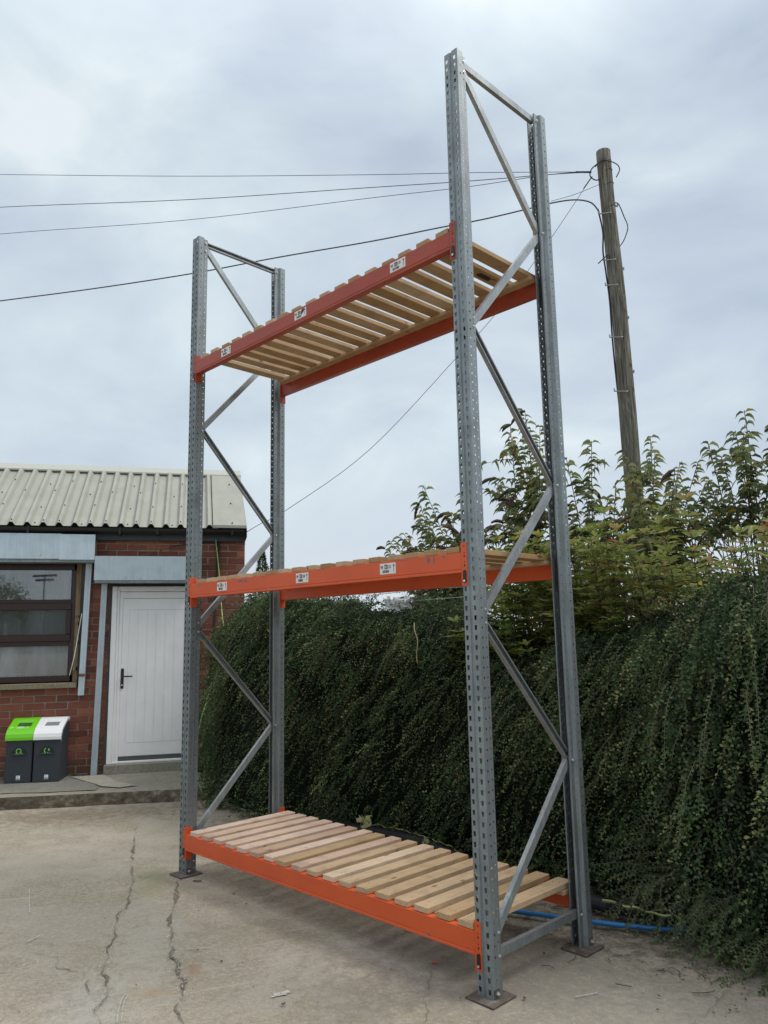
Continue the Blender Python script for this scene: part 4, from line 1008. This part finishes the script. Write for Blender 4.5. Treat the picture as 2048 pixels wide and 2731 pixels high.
    for i in range(80): trail((rnd.uniform(2.85, 3.6), 1.34, rnd.uniform(.10, .34)), (rnd.uniform(-.8, .3), -.7, -.1), rnd.uniform(.12, .3), .7)
    for i in range(14): trail((3.1, 1.5, rnd.uniform(.2, .55)), (-1, rnd.uniform(-1.1, -.5), rnd.uniform(-.1, .5)), rnd.uniform(.3, .55), .35)
    LT.build('trailing_stems', M_twig2, e_, kind='stuff')
    PP = np.array([tuple(p) for p in PP]); DD = np.array([tuple(p) for p in DD]); m_ = len(PP); PP[:, 2] = np.maximum(PP[:, 2], .01)
    Lf = rng.uniform(.014, .024, m_); V, F, T = leaves(PP, DD, rng.normal(0, .5, (m_, 3))+outw, Lf, Lf*.6, np.clip(rng.normal(.62, .12, m_), 0, .95)); V[:, 1] -= 1.6
    link('trailing_leaves', np_mesh('trailing_leaves', V, F, T, [M_cot]), e_, kind='stuff')
hedge()

# low creeping sprigs and weeds at the hedge foot
def creep():
    n = 16000; reg = []
    x = rng.uniform(-3.45, 3.9, n); yb = interp(x, HX, HY); dd = rng.exponential(.14, n); y = yb+.05-dd
    nzv = np.array([noise.noise(Vector((a*5, b*5, 1))) for a, b in zip(x, y)]); k = (nzv > -.1+dd*1.2) & (dd < .45) & ((x < .2) | (x > 2.6) | (dd < .1)); x, y = x[k], y[k]; n = len(x)
    onstep = ((x+3.955)*.866-(y-1.016)*.5 < 1.07+.1*((x+3.955)*.5+(y-1.016)*.866+.75)) & (x < -2.2)
    z = np.where(onstep, .13, 0.004)+rng.exponential(.022, n)
    Lf = rng.uniform(.012, .024, n); D_ = np.stack([rng.normal(0, 1, n), rng.normal(-.2, 1, n), rng.normal(.25, .4, n)], 1); Nn = np.stack([rng.normal(0, .4, n), rng.normal(0, .4, n), np.ones(n)], 1)
    V, F, T = leaves(np.stack([x, y, z], 1), D_, Nn, Lf, Lf*.6, np.clip(rng.normal(.68, .13, n), 0, .94))
    link('ground_creeper', np_mesh('ground_creeper', V, F, T, [M_cot]), kind='stuff')
creep()

# ------------------------------------------------------------------ shrubs
def shrub(name, label, group, base, tips, leafmat, leaf_len, leaf_w, density, spikes, r0=.012, side_n=5, droop=.35, cat='shrub', extra_mid=True, tmean=.5, tsd=.2, zmin=1.4, red=0.0, twigm=None, parts=0, whorl=False):
    e_ = empty(name, base, label=label, cat=cat, group=group); bs = Vector(base); st_ = MB(); PL = []; DL = []; SP = []
    def grow(a, b, r, depth):
        a = Vector(a); b = Vector(b); L_ = (b-a).length; n_ = 9; mid = a.lerp(b, .5)+Vector((rnd.uniform(-.08, .08), rnd.uniform(-.08, .08), L_*.10))-Vector((b.x-a.x, b.y-a.y, 0))*(.35 if spikes else 0); q = []
        for i in range(n_): t = i/(n_-1); q.append((1-t)**2*a+2*t*(1-t)*mid+t*t*b)
        st_.tube([p-bs for p in q], r, 4, r1=r*.35); return q
    def leafy(q, frac):
        if whorl:
            n_ = len(q); tot = sum((q[i+1]-q[i]).length for i in range(n_-1)); m_ = max(1, int(tot*frac/.085))
            for i in range(m_):
                t = 1-frac*(i+rnd.uniform(0, .5))/m_; f_ = t*(n_-1); k_ = min(int(f_), n_-2); p = q[k_].lerp(q[k_+1], f_-k_)
                if p.z < zmin: continue
                dd = (q[k_+1]-q[k_]).normalized(); a0 = rnd.uniform(0, 6); c_n = rnd.randint(5, 8)
                for j in range(c_n):
                    az = a0+j*2*PI/c_n; PL.append(p); DL.append((dd*(.75 if i == 0 else .35)+Vector((math.cos(az), math.sin(az), rnd.uniform(-.2, .25)))).normalized())
            return
        n_ = len(q); tot = sum((q[i+1]-q[i]).length for i in range(n_-1)); m_ = max(2, int(tot*frac*density))
        for i in range(m_):
            t = 1-frac+frac*(i+.5)/m_; f_ = t*(n_-1); k_ = min(int(f_), n_-2); p = q[k_].lerp(q[k_+1], f_-k_)
            if p.z < zmin: continue
            dd = (q[k_+1]-q[k_]).normalized()
            for s_ in range(2):
                az = rnd.uniform(0, 2*PI); hv = Vector((math.cos(az), math.sin(az), 0)); PL.append(p); DL.append((dd*.45+hv+Vector((0, 0, -droop+rnd.uniform(-.25, .25)))).normalized())
    for tp in tips:
        tp = Vector(tp); root = bs+Vector((rnd.uniform(-.15, .15), rnd.uniform(-.15, .15), 0)); root = root.lerp(Vector((tp.x, tp.y, bs.z)), -.1 if spikes else .35)
        q = grow(root, tp, r0, 0); leafy(q, .42)
        if rnd.random() < spikes: SP.append((q[-1], (q[-1]-q[-2]).normalized()))
        for j in range(side_n):
            t = rnd.uniform(.45, .95); k_ = int(t*8); p = q[k_]; L_ = (.18+.5*(1-t))*rnd.uniform(.7, 1.4)*(1.25 if spikes else 1); az = rnd.uniform(0, 2*PI)
            d_ = (Vector((math.cos(az), math.sin(az)*.7, rnd.uniform(-.1, .8) if spikes else rnd.uniform(.3, 1.1)))).normalized(); e2 = p+d_*L_*(1.25 if spikes else 1); q2 = grow(p, e2, r0*.4, 1); leafy(q2, .8)
            if rnd.random() < spikes*.55: SP.append((q2[-1], (q2[-1]-q2[-2]).normalized()))
    st_.build('stem', twigm or M_twig, e_, smooth=True)
    P = np.array([tuple(p-bs) for p in PL]); D_ = np.array([tuple(p) for p in DL]); n_ = len(P)
    Lf = leaf_len*rng.uniform(.6, 1.15, n_); tint = np.clip(rng.normal(tmean, tsd, n_), 0, .93); tint = np.where(rng.uniform(0, 1, n_) < .035, .955, tint)
    tint = np.where(rng.uniform(0, 1, n_) < red, 1.0, tint)
    Nn = np.stack([rng.normal(0, .35, n_), rng.normal(0, .35, n_), np.ones(n_)], 1)
    V, F, T = leaves(P, D_, Nn, Lf, Lf*leaf_w, tint, curl=.62 if spikes else .18, detailed=True)
    if parts:
        # the leaves that show largest are parts of their own
        cd = np.linalg.norm(P+np.array(base)-np.array([cx, cy, cz]), axis=1)-Lf*18; pick = np.argsort(cd)[:parts]; mask = np.ones(n_, bool); mask[pick] = False
        V8 = V.reshape(n_, 8, 3); T8 = T.reshape(n_, 8); f8 = F[:8]
        for i in pick:
            c0 = V8[i][0]; link('leaf', np_mesh('leaf', V8[i]-c0, f8, T8[i], [leafmat]), e_).location = c0
        m_ = int(mask.sum()); V = V8[mask].reshape(-1, 3); T = T8[mask].ravel(); F = (f8[None]+(np.arange(m_)*8)[:, None, None]).reshape(-1, 3)
    link('foliage', np_mesh('foliage', V, F, T, [leafmat]), e_, kind='stuff')
    for (p, d_) in SP:
        L_ = rnd.uniform(.14, .27); az = Vector((rnd.uniform(-1, .2), rnd.uniform(-.6, .3), rnd.uniform(-.3, .3))).normalized(); d_ = (d_*.35+az).normalized(); q = []; rr = []; pp_ = p-bs
        for i in range(9):
            t = i/8; q.append(pp_.copy()); rr.append(.020*(math.sin(PI*min(1, t*.85+.15))**.6)*rnd.uniform(.7, 1.15)+.003); pp_ = pp_+d_*(L_/8); d_ = (d_+Vector((0, 0, -.16))).normalized()
        MB().tube(q, rr, 6).build('flower_spike', M_spike if rnd.random() > .02 else M_pur, e_)
    return e_
GB = 'buddleia bushes behind the hedge'
Y1 = 4.2
b1 = [(-2.13,3.0),(-1.9,2.85),(-1.25,3.38),(-1.11,3.58),(-1.6,3.0),(-.9,3.2),(-.61,2.9),(-.91,3.07),(-1.3,2.95),(-.5,3.25),(-1.8,2.7),(-1.5,2.75),(-1.1,2.8),(-.8,2.75),(-.4,2.9),(-1.7,3.05),(-1.45,3.25),(-.75,3.1),(-.55,3.4),(-1.95,2.75)]
shrub('buddleia_bush', 'arching buddleia with brown seed spikes, left of the front right upright', GB, (-.7, 4.2, 0), [(a, Y1+rnd.uniform(-.3, .3), z) for a, z in b1], M_bud, .14, .18, 19, .65, side_n=6, zmin=1.9)
b1 = [(-.28,3.57),(-.01,3.97),(.28,4.30),(.12,4.15),(.25,3.85),(.61,4.02),(-.12,3.48),(.4,3.4),(.1,3.2),(.13,3.0),(.62,3.6),(-.3,3.1),(.3,3.6),(.5,3.15)]
shrub('buddleia_bush', 'tall buddleia with drooping dark spikes between the two right uprights', GB, (.3, 4.2, 0), [(a, Y1+rnd.uniform(-.35, .3), z) for a, z in b1], M_bud, .14, .18, 19, .6, side_n=7, zmin=1.9)
b1 = [(.78,3.64),(1.08,3.79),(.9,3.35),(1.0,3.05),(1.15,3.3),(.75,3.0),(1.3,3.1),(.9,2.8),(1.2,2.8),(.6,2.7)]
shrub('buddleia_bush', 'loose buddleia with seed heads just left of the telegraph pole', GB, (1.0, 4.4, 0), [(a, 4.4+rnd.uniform(-.3, .3), z) for a, z in b1], M_bud, .14, .18, 19, .45, side_n=7, zmin=1.9)
b1 = [(1.35,3.65),(1.49,3.86),(1.62,3.63),(1.80,3.49),(2.08,3.44),(2.0,3.3),(1.34,3.05),(1.85,3.06),(1.5,3.35),(1.7,3.2),(1.45,3.1),(1.9,2.9),(2.2,3.0),(1.6,2.8),(2.4,2.9),(2.1,3.25)]
shrub('buddleia_bush', 'leafy buddleia climbing in front of the telegraph pole', GB, (1.6, 4.6, 0), [(a, 4.6+rnd.uniform(-.3, .3), z) for a, z in b1], M_bud, .13, .19, 22, .10, side_n=7, zmin=1.9, tmean=.58)
b1 = [(2.52,3.92),(2.45,3.7),(2.18,3.62),(2.62,3.6),(2.83,3.7),(2.95,3.5),(2.26,3.2),(2.58,3.22),(2.77,3.04),(2.4,3.4),(3.1,3.8),(3.0,3.2),(2.5,2.95),(2.8,2.85),(3.1,2.95),(2.3,2.85)]
shrub('buddleia_bush', 'tallest buddleia at the right, with bare twigs below its leafy tips', GB, (2.6, 4.6, 0), [(a, 4.6+rnd.uniform(-.3, .3), z) for a, z in b1], M_bud, .13, .18, 20, .08, side_n=6, zmin=2.6, tmean=.45)
# bare twiggy branches at far right
bt = MB()
for i in range(26):
    p = Vector((rnd.uniform(-.3, .9), rnd.uniform(-.3, .3), 1.8)); d_ = Vector((rnd.uniform(-.5, .5), 0, 1)).normalized(); q = []
    for j in range(9): q.append(p.copy()); p = p+d_*.15; d_ = (d_+Vector((rnd.uniform(-.2, .25), rnd.uniform(-.1, .1), rnd.uniform(-.1, .1)))).normalized()
    bt.tube(q, .008, 4, r1=.002)
    for k_ in range(3):
        p2 = q[rnd.randrange(3, 8)].copy(); d2 = Vector((rnd.uniform(-1, 1), 0, rnd.uniform(.2, 1))).normalized(); q2 = []
        for j in range(5): q2.append(p2.copy()); p2 = p2+d2*.08; d2 = (d2+Vector((rnd.uniform(-.2, .2), 0, .08))).normalized()
        bt.tube(q2, .0035, 3, r1=.001)
bt.build('bare_branches', M_twig, label='bare dark twigs and branches of a leafless shrub at far right', cat='shrub').location = (2.55, 4.75, .0)

GR = 'whorl leaved shrubs over the hedge top'
def tipsbox(n, x0, x1, y0, y1, f): return [(x_, rnd.uniform(y0, y1), f(x_)-rnd.random()**1.1*.95) for x_ in [rnd.uniform(x0, x1) for _ in range(n)]]
rh = lambda x_: float(np.interp(x_, [.9, 1.2, 1.5, 2.1, 2.7, 3.3, 4], [1.85, 2.25, 2.52, 2.60, 2.60, 2.56, 2.60]))
shrub('leafy_shrub', 'bright green shrub with pointed leaves between the right hand uprights', GR, (1.35, 2.7, 0), tipsbox(48, .95, 1.75, 1.82, 2.7, rh), M_rho, .105, .30, 85, 0, r0=.008, side_n=5, droop=.1, zmin=1.45, tmean=.42, tsd=.16, red=.003, parts=70, whorl=True)
shrub('leafy_shrub', 'yellow green shrub with a few red leaves right of the back upright', GR, (2.2, 2.7, 0), tipsbox(48, 1.7, 2.6, 1.82, 2.7, rh), M_rho, .105, .30, 85, 0, r0=.008, side_n=5, droop=.1, zmin=1.5, tmean=.55, tsd=.18, red=.006, parts=80, whorl=True)
shrub('leafy_shrub', 'reddish green shrub at the right edge above the hedge', GR, (3.0, 2.7, 0), tipsbox(48, 2.5, 3.7, 1.82, 2.7, rh), M_rho, .105, .30, 85, 0, r0=.008, side_n=5, droop=.1, zmin=1.9, tmean=.62, tsd=.18, red=.01, parts=80, whorl=True)

# small conifer far behind, between building and back upright
def conifer():
    e_ = empty('conifer', (-6.3, 5.15, 0), label='small dark conifer tip showing between the building and the back left upright', cat='tree')
    MB().tube([(0, 0, 0), (0, 0, 3.2)], .06, 6, r1=.008).build('trunk', M_twig, e_)
    n = 5200; z = rng.uniform(.8, 3.28, n); r_ = (3.3-z)*.26*rng.uniform(.2, 1, n)**.5; a = rng.uniform(0, 2*PI, n); P = np.stack([r_*np.cos(a), r_*np.sin(a), z], 1); D_ = np.stack([np.cos(a), np.sin(a), rng.uniform(.3, 1.2, n)], 1)
    Lf = rng.uniform(.03, .07, n); V, F, T = leaves(P, D_, rng.normal(0, 1, (n, 3)), Lf, Lf*.3, np.clip(rng.normal(.35, .15, n), 0, .8)); link('crown', np_mesh('crown', V, F, T, [M_cot]), e_)
conifer()

# ------------------------------------------------------------------ fence remains in the hedge top
cp = MB(); cp.extr([(-.055, -.05), (.055, -.05), (.055, .05), (-.055, .05)], 0, 2.12, 'z'); o = cp.build('concrete_post', concrete('post_concrete', (.17, .15, .125)), bevel=.008, label='leaning concrete fence post poking out of the hedge top below the middle beam', cat='fence post')
o.location = (-.22, 2.35, 0); o.rotation_euler = (0, -.20, .2)
cp = MB(); cp.extr([(-.05, -.05), (.05, -.05), (.05, .05), (-.05, .05)], 0, 2.15, 'z'); o = cp.build('concrete_post', concrete('post_concrete2', (.15, .13, .11)), bevel=.008, label='dark fence post leaning among the shrub leaves behind the front right upright', cat='fence post')
o.location = (1.60, 2.05, 0); o.rotation_euler = (0, -.22, 0)
def barbed(pts, label):
    b = MB(); P = [Vector(p) for p in pts]
    b.tube(P, .0028, 4)
    for a_, c_ in zip(P, P[1:]):
        n_ = int((c_-a_).length/.09)
        for i in range(n_):
            p = a_.lerp(c_, (i+.5)/n_)
            for k_ in range(2): d_ = Vector((rnd.uniform(-.5, .5), rnd.uniform(-1, 1), rnd.uniform(-1, 1))).normalized()*.014; b.tube([p-d_, p+d_], .0018, 3)
    b.build('barbed_wire', M_galv, label=label, cat='barbed wire', group='strands of barbed wire above the hedge')
barbed([(-2.9,2.3,2.24),(-2.27,2.25,2.17),(-1.82,2.25,2.12),(-1.0,2.25,2.17),(-.3,2.25,2.11),(.4,2.25,2.13),(.95,2.25,2.12),(1.5,2.25,2.1)], 'upper strand of barbed wire along the hedge top')
barbed([(-2.9,2.28,2.12),(-2.3,2.25,2.08),(-1.6,2.22,2.05),(-.8,2.25,2.05),(0,2.2,2.02),(.95,2.2,2.03)], 'lower strand of barbed wire half sunk in the hedge top')
M_plas, _, pz = mat('torn_plastic', (.62, .64, .66), .35); pz.inputs['Alpha'].default_value = .8
def crumple(nx, ny, w, h, amp, seed):
    b = MB(); vs = []
    for j in range(ny):
        for i in range(nx): p = Vector((i*.6+seed, j*.6, seed)); vs.append((w*(i/(nx-1)-.5)+noise.noise(p*1.7)*amp, noise.noise(p+Vector((7, 0, 0)))*amp*1.6, h*(j/(ny-1)-.5)+noise.noise(p+Vector((0, 7, 0)))*amp*1.2))
    b.add(vs, [(j*nx+i, j*nx+i+1, (j+1)*nx+i+1, (j+1)*nx+i) for j in range(ny-1) for i in range(nx-1)]); return b
o = crumple(16, 8, .34, .10, .05, 3).build('plastic_scrap', M_plas, smooth=True, label='torn translucent plastic caught on the hedge top below the middle beam', cat='plastic scrap'); o.location = (.30, 2.0, 2.0)
sh = tubeobj('dead_shoot', [(.98,1.50,1.80),(1.02,1.46,1.74),(1.06,1.45,1.66),(1.045,1.45,1.56),(1.05,1.45,1.48)], .004, mat('straw', (.42, .36, .18), .8)[0], 4, label='pale dead shoot sticking out of the hedge left of the front right upright', cat='twig')

# ------------------------------------------------------------------ pipes along the hedge foot
M_blue, _, _ = mat('blue_water_pipe', (.01, .16, .42), .4)
tubeobj('water_pipe', [(1.9,.80,.03),(2.27,.96,.03),(2.55,1.06,.03),(2.73,1.13,.03),(2.86,1.19,.03),(3.05,1.29,.03),(3.15,1.36,.03),(3.3,1.5,.03)], .014, M_blue, 10, label='bright blue plastic water pipe lying at the hedge foot', cat='pipe')
def duct():
    P = [Vector(p) for p in [(-.3,1.62,.06),(.0,1.52,.075),(.35,1.52,.09),(.7,1.53,.10),(1.0,1.52,.10),(1.3,1.47,.08),(1.8,1.42,.06),(2.3,1.36,.06),(2.7,1.30,.075),(3.0,1.38,.07),(3.3,1.45,.06)]]; Q = []; R_ = []
    for a_, b__ in zip(P, P[1:]):
        n_ = int((b__-a_).length/.006)
        for i in range(n_): Q.append(a_.lerp(b__, i/n_)); R_.append(.042 if (len(Q)//1) % 2 else .0365)
    MB().tube(Q, R_, 12).build('corrugated_duct', M_rubber, label='black corrugated duct lying along the hedge foot behind the bottom shelf', cat='duct')
duct()
M_haz, _, _ = mat('faded_yellow_tape', (.52, .52, .20), .6); g = NG(M_haz)
g.col(g.mix(g.mr(g.noise(g.co('Object'), 18, 2), .58, .60), (.50, .51, .22), (.05, .05, .04)))
def ribbon(pts, h, label, tilt=.5):
    P = [Vector(p) for p in pts]; Q = []
    for a_, b__ in zip(P, P[1:]):
        for i in range(14): Q.append(a_.lerp(b__, i/14))
    vs = []
    for i, p in enumerate(Q):
        k_ = noise.noise(p*11); hh = h*(.6+.8*abs(noise.noise(p*6+Vector((3, 3, 3))))); d_ = Vector((0, -tilt+k_*.8, 1)).normalized()
        vs += [p+Vector((0, k_*.02, k_*.012)), p+d_*hh+Vector((0, 0, k_*.02))]
    b = MB().add(vs, [(2*i, 2*i+2, 2*i+3, 2*i+1) for i in range(len(Q)-1)]); o = b.build('warning_tape', M_haz, smooth=True, label=label, cat='warning tape', group='faded warning tape on the duct'); solid(o, .001)
ribbon([(.33,1.55,.13),(.42,1.55,.14),(.6,1.56,.135),(.85,1.56,.14),(1.05,1.545,.14),(1.3,1.50,.12),(1.5,1.46,.09)], .012, 'crumpled yellow tape along the duct behind the bottom deck', .3)
o = crumple(7, 7, .10, .09, .05, 8).build('tape_scrap', M_haz, smooth=True, label='crumpled end of yellow tape beside the black duct', cat='warning tape'); o.location = (.34, 1.50, .15)
o = crumple(6, 5, .06, .05, .03, 12).build('tape_scrap', M_haz, smooth=True, label='small twist of yellow tape over the middle of the duct', cat='warning tape'); o.location = (1.08, 1.47, .13)
ribbon([(2.72,1.22,.11),(2.85,1.24,.12),(3.0,1.27,.11),(3.12,1.28,.10),(3.3,1.30,.09)], .022, 'yellow tape length under the hedge right of the back upright', .3)

# ------------------------------------------------------------------ far surroundings behind the viewer (mirrored in the window)
M_hill, _, _ = mat('far_hillside', (.045, .052, .045), .95)
vs = []; n_ = 60
for i in range(n_):
    a = math.radians(-110+150*i/(n_-1)); r_ = 110; h_ = 7.0+1.6*noise.noise(Vector((i*.22, 0, 0)))
    for rr, zz in ((r_, -1), (r_+12, h_), (r_+60, h_+1), (r_+90, -1)): vs.append((math.cos(a)*rr, math.sin(a)*rr, zz))
MB().add(vs, [(4*i+k_, 4*i+4+k_, 4*i+5+k_, 4*i+1+k_) for i in range(n_-1) for k_ in range(3)]).build('hills', M_hill, smooth=True, kind='structure')
mast = MB(); mast.tube([(0, 0, 0), (0, 0, 9.3)], .13, 8, r1=.08); mast = mast.build('mast_pole', M_galv, empty('floodlight_mast', (62, -54.6, 0), label='tall floodlight mast seen only as a reflection in the window', cat='floodlight mast'))
for zz, w_ in ((9.2, 1.5), (8.7, 1.1)): MB().box(-.25, .25, -w_, w_, zz, zz+.22).build('lamp_bar', M_rubber, mast.parent)
et = empty('tree', (39.6, -40, 0), label='small bushy tree seen only as a reflection in the window', cat='tree')
tb_ = MB(); tb_.tube([(0, 0, 0), (.1, 0, 2), (0, .1, 4.5)], .16, 7, r1=.06)
for i in range(26):
    a = rnd.uniform(0, 2*PI); z_ = rnd.uniform(1.8, 4.4); L_ = rnd.uniform(1.2, 2.3); tb_.tube([(0, 0, z_), (math.cos(a)*L_*.5, math.sin(a)*L_*.5, z_+L_*.4), (math.cos(a)*L_, math.sin(a)*L_, z_+L_*.75)], .04, 4, r1=.01)
tb_.build('trunk', M_twig, et); n_ = 2600; a = rng.uniform(0, 2*PI, n_); b_ = np.arccos(rng.uniform(-.7, 1, n_)); r_ = 2.3*rng.uniform(.4, 1, n_)**.5*rng.choice([.7, .9, 1.1], n_)
P = np.stack([r_*np.sin(b_)*np.cos(a), r_*np.sin(b_)*np.sin(a), 4.5+r_*np.cos(b_)*1.05], 1); V, F, T = leaves(P, rng.normal(0, 1, (n_, 3)), rng.normal(0, 1, (n_, 3)), rng.uniform(.15, .3, n_), rng.uniform(.08, .15, n_), np.clip(rng.normal(.3, .15, n_), 0, .8)); link('crown', np_mesh('crown', V, F, T, [M_bud]), et, kind='stuff')

# ------------------------------------------------------------------ litter
lit = MB()
def bit(x_, y_, s_, z_=.005):
    a = rnd.uniform(0, 2*PI); n_ = 6; vs = [(x_+s_*math.cos(a+2*PI*i/n_)*rnd.uniform(.5, 1)*(1 if i % 3 else .5), y_+s_*math.sin(a+2*PI*i/n_)*rnd.uniform(.3, .8), z_+rnd.uniform(0, .008)) for i in range(n_)]; lit.add(vs, [tuple(range(n_))])
for p in [(3.02,.764),(3.272,.849),(3.438,.443),(2.938,.121),(2.601,.958),(2.719,.606),(3.379,1.148),(.645,.018),(.874,-.036),(1.295,-.644),(1.524,-.638),(2.154,-.704)]: bit(p[0], p[1], .016)
for i in range(240):
    x_ = rnd.uniform(2.2, 3.7); bit(x_, float(np.interp(x_, HX, HY))-rnd.expovariate(5)-.05, rnd.uniform(.005, .013))
for i in range(260):
    x_ = rnd.uniform(-3.4, 2.6); bit(x_, float(np.interp(x_, HX, HY))-rnd.expovariate(4)-.02, rnd.uniform(.004, .012))
for i in range(120): bit(rnd.uniform(-1.5, 4.2), rnd.uniform(-1.6, 1.0), rnd.uniform(.003, .008))
lit.build('leaf_litter', mat('dead_leaf', (.09, .055, .035), .9)[0], kind='stuff')
lit = MB()
for i in range(170): bit(rnd.uniform(-1.5, 4.2), rnd.uniform(-1.6, 1.3), rnd.uniform(.002, .006))
for i in range(60): x_ = rnd.uniform(2.2, 3.6); bit(x_, float(np.interp(x_, HX, HY))-rnd.expovariate(5)-.05, rnd.uniform(.004, .010))
for P_ in ([(0.07,-.075),(.358,-.251),(.589,-.39),(.716,-.497),(.924,-.603),(1.095,-.689),(1.262,-.785),(1.376,-.796),(1.456,-.857),(1.587,-.904),(1.742,-.995),(1.82,-1.068)], [(.328,-.594),(.446,-.713),(.717,-.849),(.935,-.99),(1.135,-1.111),(1.34,-1.175),(1.471,-1.249),(1.526,-1.326),(1.685,-1.372)]):
    for (xa, ya), (xb, yb_) in zip(P_, P_[1:]):
        for i in range(16): t = rnd.random(); bit(xa+(xb-xa)*t+rnd.gauss(0, .018), ya+(yb_-ya)*t+rnd.gauss(0, .018), rnd.uniform(.002, .007))
lit.build('stone_chips', mat('pale_chip', (.50, .48, .44), .9)[0], kind='stuff')
tw = MB()
for i in range(46):
    x_ = rnd.uniform(2.3, 3.5); y_ = float(np.interp(x_, HX, HY))-rnd.expovariate(4)-.05; a = rnd.uniform(0, PI); L_ = rnd.uniform(.04, .16)
    tw.tube([(x_, y_, .008), (x_+math.cos(a)*L_*.5, y_+math.sin(a)*L_*.5, .012), (x_+math.cos(a+.3)*L_, y_+math.sin(a+.3)*L_, .007)], .0022, 4)
tw.build('fallen_twigs', M_twig, kind='stuff')
MB().tube([(.20, -.03, .008), (.25, .005, .009)], .005, 5).build('twig', M_twig, label='short dark stick lying beside the front left base plate', cat='twig')
MB().add([(2.345, .122, .006), (2.37, .118, .007), (2.375, .138, .009), (2.35, .142, .007)], [(0, 1, 2, 3)]).build('paint_chip', M_or, label='tiny orange paint flake on the concrete below the bottom beam', cat='paint flake')
print('bricks', nb)
